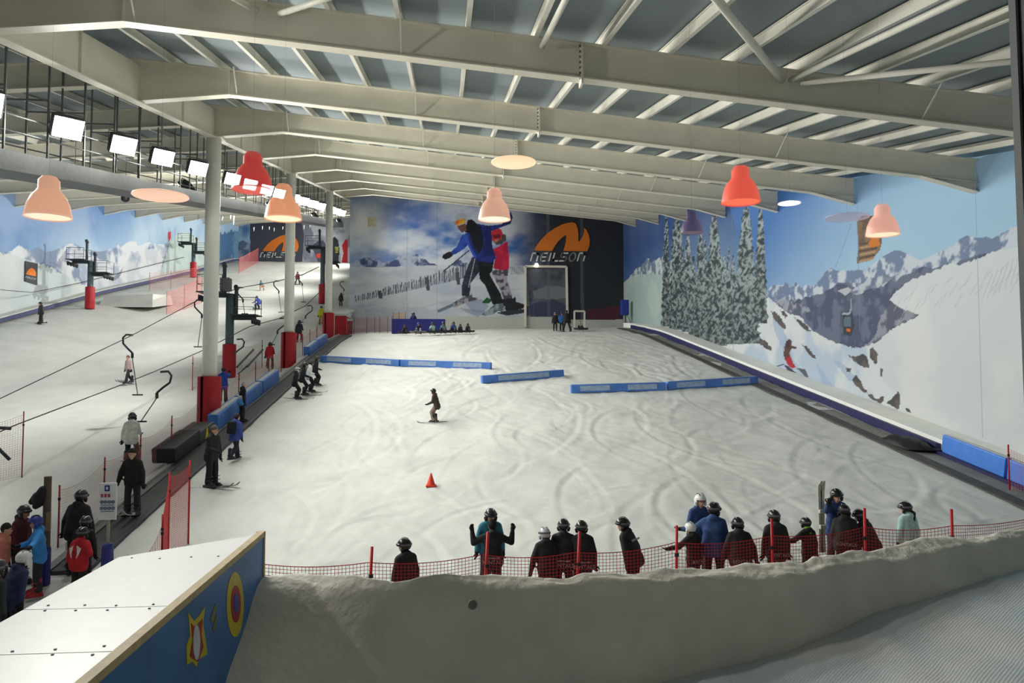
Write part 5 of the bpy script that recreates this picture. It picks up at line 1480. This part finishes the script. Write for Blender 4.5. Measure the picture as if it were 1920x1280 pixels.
    for i in range(2):
        cap(b, sh[i], el[i], .058, .045); cap(b, el[i], wr[i], .045, .034); cap(b, wr[i], wr[i] + fd[i] * .09, .036, .030)
        cap(b, hips[i], kn[i], .085, .058); cap(b, kn[i], an[i], .056, .042); cap(b, an[i] + Vector((0, -.02, -.03)), an[i] + Vector((0, .13, -.045)), .042, .036)
    rem(b, 'body', skin or SKIN)
    # jacket
    jm = MB()
    k = fat
    cap(jm, T(-.085, 0, 1.30), T(.085, 0, 1.30), .122 * k, .122 * k)
    for sx in (-1, 1): cap(jm, T(sx * .02, -.01, 1.43), sh[(sx + 1) // 2], .085, .088)
    cap(jm, T(-.03, -.075, 1.45), T(.03, -.075, 1.45), .075, .075); cap(jm, T(-.065, -.01, 1.2), T(.065, -.01, 1.2), .138 * k, .138 * k)
    cap(jm, T(-.07, -.005, 1.05), T(.07, -.005, 1.05), .142 * k, .142 * k); 
    if not sit: cap(jm, T(-.09, -.01, .90), T(.09, -.01, .90), .150 * k, .150 * k); cap(jm, T(-.095, -.01, .82) , T(.095, -.01, .82), .142 * k, .142 * k)
    else: cap(jm, T(-.09, -.01, .94), T(.09, -.01, .94), .150 * k, .150 * k)
    cap(jm, T(0, -.012, 1.40), neck + Rt @ Vector((0, -.005, .045)), .098, .078)
    for i in range(2):
        cap(jm, sh[i], el[i], .084 * k, .072); cap(jm, el[i], wr[i] - fd[i] * .01, .075, .058)
    jo = rem(jm, 'jacket', cloth(jacket))
    if hem:
        hm_ = MB(); cap(hm_, T(-.09, -.01, .90), T(.09, -.01, .90), .172 * k, .172 * k); cap(hm_, T(-.09, -.01, .82), T(.09, -.01, .82), .165 * k, .165 * k); rem(hm_, 'hem', cloth(hem))
        wb = MB(); cap(wb, T(-.085, -.01, 1.03), T(.085, -.01, 1.03), .152 * k, .152 * k); wb.v = [v for v in wb.v]; wo = rem(wb, 'white_band', cloth((214, 216, 216))); wo.scale = (1, 1, 1)
    # trousers
    tm = MB()
    cap(tm, hips[0] + Vector((.02, 0, .05)), hips[1] + Vector((-.02, 0, .05)), .125, .125)
    for i in range(2):
        cap(tm, hips[i], kn[i], .108, .086); cap(tm, kn[i], an[i] + Vector((0, 0, .05)), .086, .094)
    rem(tm, 'trousers', cloth(trousers))
    if collar: 
        cm_ = MB(); cap(cm_, neck + Rt @ Vector((0, -.02, -.03)), neck + Rt @ Vector((0, -.01, .05)), .112, .098); rem(cm_, 'collar', cloth(collar))
    if stripes:
        st = MB()
        for sx in (-1, 1):
            st.poly([V(T(sx * .05, -.165 * k, 1.33)), V(T(sx * .16, -.150 * k, 1.26)), V(T(sx * .12, -.166 * k, 1.12)), V(T(sx * .07, -.168 * k, 1.02)), V(T(sx * .08, -.168 * k, 1.15))], .02 * s, Rt @ Vector((0, -1, 0)))
        st.build('white_stripes', cloth(stripes), jo)
    hcol = helmet
    ho = Vector((0, -.005, .035))
    if hcol:
        hm = share(G_HELM, 'helmet', root, V(hc + Rh @ ho), Rh.to_euler(), s * 1.06, gear(hcol))
        share(G_TRIM, 'helmet_vent', hm, mat=gear((190, 190, 190) if sum(hcol) < 200 else (40, 40, 44)))
        if goggles:
            share(G_GOG, 'goggles', root, V(hc + Rh @ Vector((0, -.01, .045))), Rh.to_euler(), s, gear((34, 34, 40)))
            share(G_STRAP, 'goggle_strap', root, V(hc + Rh @ ho), Rh.to_euler(), s * 1.07, gear((96, 96, 100)))
    else:
        hb = MB(); cap(hb, hc + Rh @ Vector((0, -.02, .055)), hc + Rh @ Vector((0, -.03, .03)), .108, .108); rem(hb, 'hat' if hat else 'hair', cloth(hat or (54, 42, 36)))
    share(G_EYES, 'eyes', root, V(hc + Rh @ Vector((0, .0, .012))), Rh.to_euler(), s, M_EYE)
    if tail: share(G_TAIL, 'ponytail', root, V(hc), Rh.to_euler(), s, cloth((40, 30, 28)))
    for i in range(2):
        q = fd[i].to_track_quat('-Z', 'Y').to_euler()
        share(G_GLOVE, 'glove', root, V(wr[i] + fd[i] * .03), q, (s * (1 if i else -1), s, s), cloth(gloves))
        brot = (0, 0, 0) if not sit else (R(25), 0, 0)
        share(G_BOOT, 'boot', root, V(an[i] + Vector((0, 0, -.09))), brot, s, gear(boots))
    if gear_ == 'ski':
        for i in range(2):
            share(G_SKI, 'ski', root, V(Vector((an[i].x, 0.05, -.015))), (R(-lean_slope(face)), 0, 0), s, gear(gcol))
    if gear_ == 'board':
        if sit: share(G_SB, 'snowboard', root, V(Vector((0, .74, .10))), Euler((0, 0, R(90))).to_matrix().to_4x4().to_3x3() @ Euler((0, R(-38), 0)).to_matrix(), s, gear(gcol))
        else: share(G_SB, 'snowboard', root, V(Vector((0, 0.02, -.03))), (0, 0, R(90)), s, gear(gcol))
    if backpack: 
        bp = MB(); bp.bbox(V(T(0, -.22, 1.2)), (.3 * s, .2 * s, .46 * s), .07 * s, Rt); bp.build('backpack', cloth((24, 24, 28)), jo)
    if text:
        for tx, size, z in text:
            t_ = share(letter_mesh(tx), 'lettering', jo, V(T(0, -.170 * k, z)), (Rt @ Euler((R(90), 0, 0)).to_matrix()).to_euler(), size * s)
    return root
def lean_slope(face):
    return -math.degrees(math.atan(S)) * math.cos(R(face)) * -1
def by_feet(px, py, hpx):
    p = hit(px, py)
    if px > 650 and p.y > 65: p = atY(px, py, 64.5)
    return (p.x, p.y, ground(p.x, p.y) + .02), hpx * (p.length) / FPX / 0.985
def by_head(px, py, Ht, dy=0):
    p = hit(px, py, above=Ht * 1.02)
    return (p.x, p.y, ground(p.x, p.y) + .02), Ht
RENT = [('-', .07, .895), ('RENTALS', .115, .79)]
letter_mesh('RENTALS')
BLK = (34, 34, 36); NVY = (38, 62, 120)
# --- the class behind the net fence, left to right
row = 'ski class behind the net fence'
def F(px, py, Ht, *a, **k):
    pos, h = by_head(px, py, Ht)
    return person(a[0], pos, a[1], h, *a[2:], group=row, **k)
F(762, 1010, 1.62, 'person in black with goggles, alone at the left end of the class', 35, BLK, BLK, (30, 30, 32), head=(45, 0), lean=3)
F(918, 949, 1.72, 'person in a teal jacket facing the viewer behind a black jacket', 185, (52, 128, 148), (40, 40, 46), (46, 44, 46), lean=12)
F(924, 974, 1.58, 'person in black lifting both forearms, in front of the teal jacket', 0, (30, 30, 32), BLK, None, hat=(26, 26, 28), arms=('up', 'up'), text=RENT, fat=1.08, lean=8)
F(1026, 990, 1.56, 'person in black with a pale grey helmet, half hidden in a pair', 10, BLK, BLK, (196, 200, 200), lean=14, arms=('wide', 'down'))
F(1056, 974, 1.66, 'taller person in black of the close pair, lettering on the hem', -12, BLK, BLK, (30, 28, 28), text=RENT, fat=1.1, lean=8)
F(1092, 977, 1.64, 'person in black right beside a red fence post, white zip pull', 0, BLK, BLK, (26, 26, 28), text=RENT, arms=('hold', 'down'), fat=1.05)
F(1188, 968, 1.68, 'person in black stooping to the left, face in profile', 50, BLK, (36, 34, 36), (34, 32, 32), lean=22, head=(30, 10), arms=('down', 'wide'), text=[('-', .09, 1.22)])
F(1311, 925, 1.74, 'blue-jacketed instructor with a white helmet, facing the viewer', 185, (48, 72, 122), (40, 44, 56), (226, 228, 226), goggles=False, lean=2)
F(1337, 943, 1.78, 'broad person in a blue jacket with a black helmet', -20, (48, 76, 126), (36, 36, 42), (28, 28, 30), fat=1.12, head=(-40, 0), lean=8, arms=('out', 'down'))
F(1300, 980, 1.45, 'small person in black with a white helmet before the blue jackets', 30, BLK, BLK, (222, 224, 222), goggles=False, arms=('out', 'down'), text=[('RENTALS', .11, .80)])
F(1387, 971, 1.62, 'person in black with a ponytail hood and hem lettering, alone mid-fence', -5, BLK, BLK, (28, 28, 30), fat=1.12, text=[('RENTALS', .11, .80)], arms=('wide', 'wide'), lean=10)
F(1455, 957, 1.66, 'person in black directly behind a red fence post', 0, BLK, BLK, (40, 40, 44), fat=1.05, text=[('RENTALS', .10, .80)])
F(1516, 971, 1.42, 'child in black with a lime green collar, arm held out', 20, BLK, BLK, (34, 34, 36), collar=(140, 196, 50), arms=('out', 'down'))
I2 = F(1566, 915, 1.76, 'blue-jacketed instructor holding up a pair of skis', 170, (48, 68, 118), (40, 42, 52), (32, 34, 40), arms=('down', 'raise'), lean=3)
F(1584, 945, 1.66, 'person in black bowing forward before the instructor with skis', -25, BLK, BLK, (30, 30, 32), lean=20, fat=1.08, text=[('RENTALS', .10, .82)])
F(1634, 953, 1.55, 'person in black leaning over behind the fence, next to mint jacket', 30, BLK, BLK, (30, 30, 32), lean=26, head=(25, 0))
F(1704, 941, 1.62, 'girl in a mint green jacket with a dark ponytail', 15, (182, 222, 216), (40, 36, 38), (30, 30, 34), tail=True, head=(35, 0))
# skis held by the instructor
a = I2.location; hk = atY(1543, 940, a.y); lo_ = atY(1536, 1010, a.y)
hs = empty('ski_pair', (lo_.x, lo_.y - .1, 0)); tag(hs, 'pair of pale skis held upright by the instructor', 'skis')
for dx in (-.03, .03):
    e_ = share(G_SKI, 'ski', hs, (dx, 0, lo_.z + .45), (R(90), 0, 0), 1.0, gear((196, 198, 184)))
# ski tips behind the raised forearms
# --- lone skier in mid slope
p_, h_ = by_feet(815, 792, 64)
person('skier in a brown jacket and beige trousers alone in mid slope', p_, 70, h_, (74, 58, 54), (150, 134, 116), (40, 38, 38), lean=14, legs='ski', arms=('fwd', 'down'), gear_='ski', gcol=(90, 88, 84), boots=(40, 40, 42), goggles=False)
# --- beside and on the conveyor
q = hit(276, 962); person('boarder in black riding the conveyor, facing the viewer', (-8.35, 21.0, ground(-8.35, 21.0) + .07), 178, 1.78, (32, 32, 34), (44, 44, 48), None, hat=(34, 34, 36), gear_='ski', gcol=(206, 206, 200), arms=('down', 'wide'))
p_, h_ = by_feet(396, 914, 104); person('skier in black with a fur-lined hood standing beside the conveyor', p_, -115, h_, (30, 30, 32), (34, 34, 38), None, hat=(96, 92, 86), gear_='ski', gcol=(70, 72, 74), arms=('down', 'fwd'), lean=5)
p_, h_ = by_feet(440, 864, 80); person('person in a blue jacket with a black backpack walking off', p_, -30, h_, (66, 86, 160), (44, 46, 60), None, hat=(60, 50, 46), legs='walk', backpack=True)
person('child with a grey hat and a black jacket with light blue hem on the conveyor', (-8.35, 31.6, ground(-8.35, 31.6) + .07), -60, 1.62, (30, 30, 34), (36, 38, 46), None, hat=(176, 172, 166), arms=('down', 'down'), hem=(84, 150, 220))
line = 'skiers lined up beside the conveyor'
for px, py, hp_, fc, jc, lb, hc_ in ((556, 748, 58, -70, BLK, 'skier in black at the near end of the line by the conveyor', (206, 206, 206)), (570, 741, 60, -75, (32, 32, 40), 'second skier of the line by the conveyor, dark jacket', (34, 34, 36)), (582, 735, 58, -70, (236, 238, 238), 'skier in a white jacket in the line by the conveyor', (32, 32, 34)), (593, 723, 54, -60, (30, 30, 34), 'last skier of the line, next to the blue pad end', (52, 62, 40))):
    p_, h_ = by_feet(px, py, hp_); person(lb, p_, fc, h_, jc, (34, 34, 38), hc_, legs='ski', arms=('fwd', 'down'), gear_='ski', gcol=(84, 84, 86), group=line, vox=.035, lean=10)
p_, h_ = by_feet(418, 757, 62); person('person in a bright blue jacket standing behind the nearest red pad', (p_[0], p_[1], p_[2]), 20, h_, (48, 78, 170), (40, 42, 52), None, hat=(50, 48, 52), vox=.035, arms=('down', 'raise'))
# --- riders on the drag lift and the main slope
ms = 'riders on the main slope'
p_, h_ = by_feet(246, 868, 84); person('rider in a white jacket pulled up by the drag lift', p_, 10, h_, (226, 226, 218), (44, 44, 48), (38, 38, 40), arms=('down', 'fwd'), legs='ski', group=ms, gear_='ski', gcol=(110, 106, 104))
p_, h_ = by_feet(241, 719, 46); person('skier in a pink patterned jacket coming down the main slope', p_, 150, h_, (198, 172, 168), (54, 52, 58), None, hat=(110, 84, 76), legs='walk', group=ms, gear_='ski', gcol=(100, 98, 98), vox=.035)
p_, h_ = by_feet(506, 690, 47); person('rider in a red jacket on the drag lift', p_, 5, h_, (190, 38, 48), (38, 38, 44), (40, 34, 36), group=ms, gear_='ski', gcol=(70, 70, 74), vox=.035, legs='ski', arms=('down', 'fwd'))
p_, h_ = by_feet(561, 641, 40); person('rider in red trousers and a dark jacket on the drag lift', p_, 0, h_, (40, 42, 50), (196, 40, 56), (34, 34, 38), group=ms, gear_='ski', gcol=(180, 178, 176), vox=.035, legs='ski', arms=('down', 'fwd'))
p_, h_ = by_feet(602, 608, 33); person('rider in a lime yellow jacket beside the third column', p_, 0, h_, (190, 200, 40), (170, 140, 60), (60, 60, 60), group=ms, vox=.04, gear_='ski', gcol=(90, 90, 90))
p_, h_ = by_feet(639, 574, 24); person('distant rider in dark clothes behind the red hut', p_, 0, h_, (70, 54, 54), (44, 42, 48), (30, 30, 34), group=ms, vox=.045)
p_, h_ = by_feet(77, 606, 33); person('distant person in dark grey by the slate blue board', p_, 150, h_, (74, 72, 72), (64, 60, 62), (60, 58, 58), group=ms, vox=.04, gear_='board', gcol=(40, 40, 44))
p_, h_ = by_feet(483, 579, 26); person('snowboarder in a blue jacket riding down the main slope', p_, 60, h_, (60, 74, 160), (46, 52, 90), (60, 60, 84), group=ms, vox=.04, side=-24, legs='crouch', gear_='board', gcol=(60, 64, 90), arms=('out', 'wide'))
p_, h_ = by_feet(491, 544, 20); person('skier in orange trousers turning high on the main slope', p_, 200, h_, (96, 130, 140), (230, 150, 96), (196, 120, 80), group=ms, vox=.045, side=14, legs='crouch', gear_='ski', gcol=(220, 200, 190))
p_, h_ = by_feet(558, 533, 22); person('snowboarder in a dark red jacket high on the slope by the second column', p_, 170, h_, (128, 52, 58), (50, 44, 50), (44, 40, 44), group=ms, vox=.045, gear_='board', gcol=(90, 84, 84), legs='wide')
# --- on the plateau
top = 'snowboarders resting on the plateau'
def sitter(px, py, lb, jc, tc, hc_, Ht=1.6, fc=180, board=(40, 40, 46), **k):
    p = hit(px, py)
    p = atY(px, py, 63.0 if py < 615 else 62.4)
    person(lb, (p.x, p.y, ground(p.x, p.y) + .10), fc, Ht * 1.08, jc, tc, hc_, legs='sit', arms=('lap', 'lap'), lean=12, gear_='board', gcol=board, group=top, vox=.045, **k)
sitter(759, 611, 'snowboarder in dark clothes sitting at the left end of the blue board', (54, 50, 56), (46, 44, 50), (60, 52, 54), Ht=1.3)
sitter(785, 617, 'snowboarder with a bright blue helmet sitting before the blue board', (40, 44, 60), (150, 176, 174), (52, 76, 190), board=(120, 118, 110))
sitter(811, 616, 'snowboarder in a pale teal jacket sitting before the blue board', (150, 186, 184), (110, 132, 130), (64, 70, 74))
sitter(831, 616, 'snowboarder in black with pale sleeves sitting near the board end', (96, 128, 142), (30, 32, 38), (56, 54, 70))
sitter(850, 613, 'snowboarder in a mid blue jacket sitting just past the board end', (62, 84, 150), (40, 44, 60), (60, 76, 130))
sitter(863, 613, 'small dark seated snowboarder, second from the far end of the row', (52, 58, 60), (44, 46, 50), (58, 56, 56), Ht=1.25)
sitter(877, 612, 'small dark seated snowboarder at the far end of the row', (48, 54, 56), (40, 42, 46), (50, 50, 52), Ht=1.3)
pz_ = atY(775, 604, 66.2); person('person in a blue helmet peering over the blue board', (pz_.x, 66.2, ground(pz_.x, 66.2)), 180, 1.80, (52, 60, 104), (44, 46, 64), (40, 46, 70), group=top, vox=.045)
tp_ = 'people standing on the plateau'
p_, h_ = by_feet(1041, 617, 34); person('standing person in black at the top, leftmost of the three', p_, 175, h_, (38, 38, 42), (34, 34, 38), (150, 152, 154), group=tp_, vox=.045, gear_='ski', gcol=(60, 60, 64))
p_, h_ = by_feet(1053, 614, 33); person('standing person with a bright blue bib at the top of the slope', p_, 190, h_, (52, 116, 200), (34, 36, 44), (70, 70, 74), group=tp_, vox=.045)
p_, h_ = by_feet(1063, 622, 40); person('tall boarder in black standing at the top of the slope', p_, 0, h_, (34, 32, 34), (34, 34, 36), None, hat=(44, 36, 34), group=tp_, vox=.045, legs='wide', gear_='board', gcol=(60, 60, 58))
sitter(1087, 614, 'grey-jacketed boarder sitting by the pale square frame', (156, 158, 152), (44, 44, 46), None, hat=(120, 110, 104), Ht=1.4)
# --- queue at the foot of the conveyor
qu = 'queue at the conveyor mouth'
def Q(px, py, Ht, *a, **k):
    pos, h = by_head(px, py, Ht)
    return person(a[0], pos, a[1], h, *a[2:], group=qu, **k)
Q(145, 919, 1.80, 'broad man in black heading the queue to the conveyor', -15, BLK, BLK, (30, 30, 32), arms=('wide', 'wide'), fat=1.15, lean=8)
Q(157, 969, 1.50, 'child in black with a glossy helmet in front of the broad man', -5, (36, 36, 38), BLK, (24, 24, 26), fat=1.0)
Q(150, 990, 1.42, 'child in a red and white jacket in the queue', -15, (192, 36, 44), (38, 38, 42), (24, 24, 26), stripes=(218, 214, 212), arms=('wide', 'hip'), fat=1.1)
Q(38, 947, 1.66, 'person in a maroon jacket with a dark ponytail in the queue', -100, (92, 40, 50), (60, 36, 44), (54, 40, 46), tail=True)
Q(75, 966, 1.62, 'person in a light blue jacket and blue helmet reaching left', 120, (66, 150, 226), (46, 50, 60), (56, 62, 150), arms=('out', 'hold'), goggles=False, boots=(180, 40, 48), fat=1.05, lean=4)
Q(4, 979, 1.60, 'person in a salmon jacket at the frame edge', -80, (212, 130, 108), (60, 56, 60), None, hat=(44, 34, 38))
Q(24, 1034, 1.66, 'person in a dark navy jacket with a white helmet, lowest in the queue', -35, (46, 54, 88), (40, 42, 50), (228, 228, 222), fat=1.15, lean=16, goggles=False)
Q(-14, 1052, 1.72, 'dark figure cut off by the frame edge at the bottom of the queue', -30, (44, 50, 46), (36, 38, 40), (50, 50, 50), fat=1.15)

# ================================================================== LAMP REFLECTIONS in the viewing window, built as glowing objects
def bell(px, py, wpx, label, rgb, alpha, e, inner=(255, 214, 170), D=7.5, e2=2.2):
    """window reflection of a bell lamp, modelled as a shade with a lit mouth; (px, py) is the middle of its rim"""
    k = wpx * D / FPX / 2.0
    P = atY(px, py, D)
    root = empty('lamp_reflection', P); tag(root, label, 'lamp', 'bell lamp reflections in the viewing window')
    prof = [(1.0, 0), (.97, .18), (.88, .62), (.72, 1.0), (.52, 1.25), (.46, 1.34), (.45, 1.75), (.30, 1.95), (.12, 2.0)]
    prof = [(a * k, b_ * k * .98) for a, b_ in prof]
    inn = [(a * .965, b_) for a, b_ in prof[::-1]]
    MB().lathe(prof + inn, 32).build('shade', reflection_mat('shade_' + str(len(MATS)), rgb, alpha, e), root, smooth=True)
    MB().lathe([(0, .05 * k), (.93 * k, .05 * k), (.93 * k, .08 * k), (0, .08 * k)], 28).build('diffuser', reflection_mat('diff_' + str(len(MATS)), inner, min(1, alpha + .2), e2), root)
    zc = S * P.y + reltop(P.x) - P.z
    MB().tube([(0, 0, 1.9 * k), (0, 0, zc)], 0.0012, 4).build('cord', reflection_mat('cord_' + str(len(MATS)), (200, 198, 190), .25, 0.0), root)  # cord added to hang the reflection from the roof
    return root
def disc(px, py, wpx, label, rgb, alpha, e, D=7.5, tilt=0):  # window reflection of a lit disc, modelled as an object
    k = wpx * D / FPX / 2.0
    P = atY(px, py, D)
    root = empty('lamp_reflection', P); tag(root, label, 'lamp', 'flat disc reflections in the viewing window')
    MB().lathe([(0, 0), (.97 * k, 0), (k, .03 * k), (.97 * k, .08 * k), (.5 * k, .2 * k), (.1 * k, .26 * k)], 36).build('disc', reflection_mat('disc_' + str(len(MATS)), rgb, alpha, e), root, smooth=True)
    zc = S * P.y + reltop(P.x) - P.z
    MB().tube([(0, 0, .24 * k), (0, 0, zc)], 0.0012, 4).build('cord', reflection_mat('cord_' + str(len(MATS)), (200, 198, 190), .25, 0.0), root)  # added cord, not part of the reflection
bell(90, 408, 78, 'reflection of a pale orange bell lamp at the left edge, before the mountains', (246, 206, 178), .60, .28, inner=(255, 224, 200), e2=.8)
bell(473, 357, 74, 'reflection of a red bell lamp among the floodlights', (232, 92, 86), .52, .22, inner=(240, 110, 96), e2=.4)
bell(531, 411, 68, 'reflection of an orange bell lamp overlapping the second column', (244, 190, 150), .50, .30, inner=(255, 222, 190), e2=.9)
bell(927, 412, 62, 'reflection of a peach bell lamp before the printed skiers', (246, 206, 184), .78, .34, inner=(255, 226, 204), e2=.9)
bell(1389, 380, 75, 'reflection of a red-orange bell lamp above the printed conifers', (244, 116, 94), .54, .36, inner=(250, 120, 80), e2=.6)
bell(1655, 441, 64, 'reflection of a peach bell lamp before the side wall, in front of the printed cabin', (242, 200, 184), .52, .34, inner=(255, 220, 190), e2=.8)
bell(1297, 437, 44, 'faint violet reflection of a bell lamp at the edge of the conifers', (150, 126, 160), .28, .04, inner=(170, 140, 160), e2=.1)
disc(301, 369, 97, 'reflection of a flat orange lit disc, under the gantry', (252, 214, 188), .88, .62)
disc(963, 306, 86, 'reflection of a flat amber lit disc, under the middle of the roof', (255, 222, 184), .92, .75)
disc(1480, 382, 43, 'small white reflection of a lit disc beside the red-orange bell', (255, 246, 238), .95, 1.0)
disc(1588, 409, 84, 'faint lilac reflection of a disc before the blue sky of the side wall', (206, 196, 216), .38, .2)
lm = atY(1006, 497, YF - .3)
sp2 = empty('wall_spotlight', lm); tag(sp2, 'tiny round bright lamp over the steel door frame', 'lamp')
MB().lathe([(0, -.22), (.14, -.18), (.2, 0), (.14, .18), (0, .22)], 14).build('globe', emit('globe', (255, 236, 210), 6.0), sp2, smooth=True)
MB().tube([(0, 0, 0), (0, .35, -.1)], .04, 6).build('bracket', M_GALV, sp2)
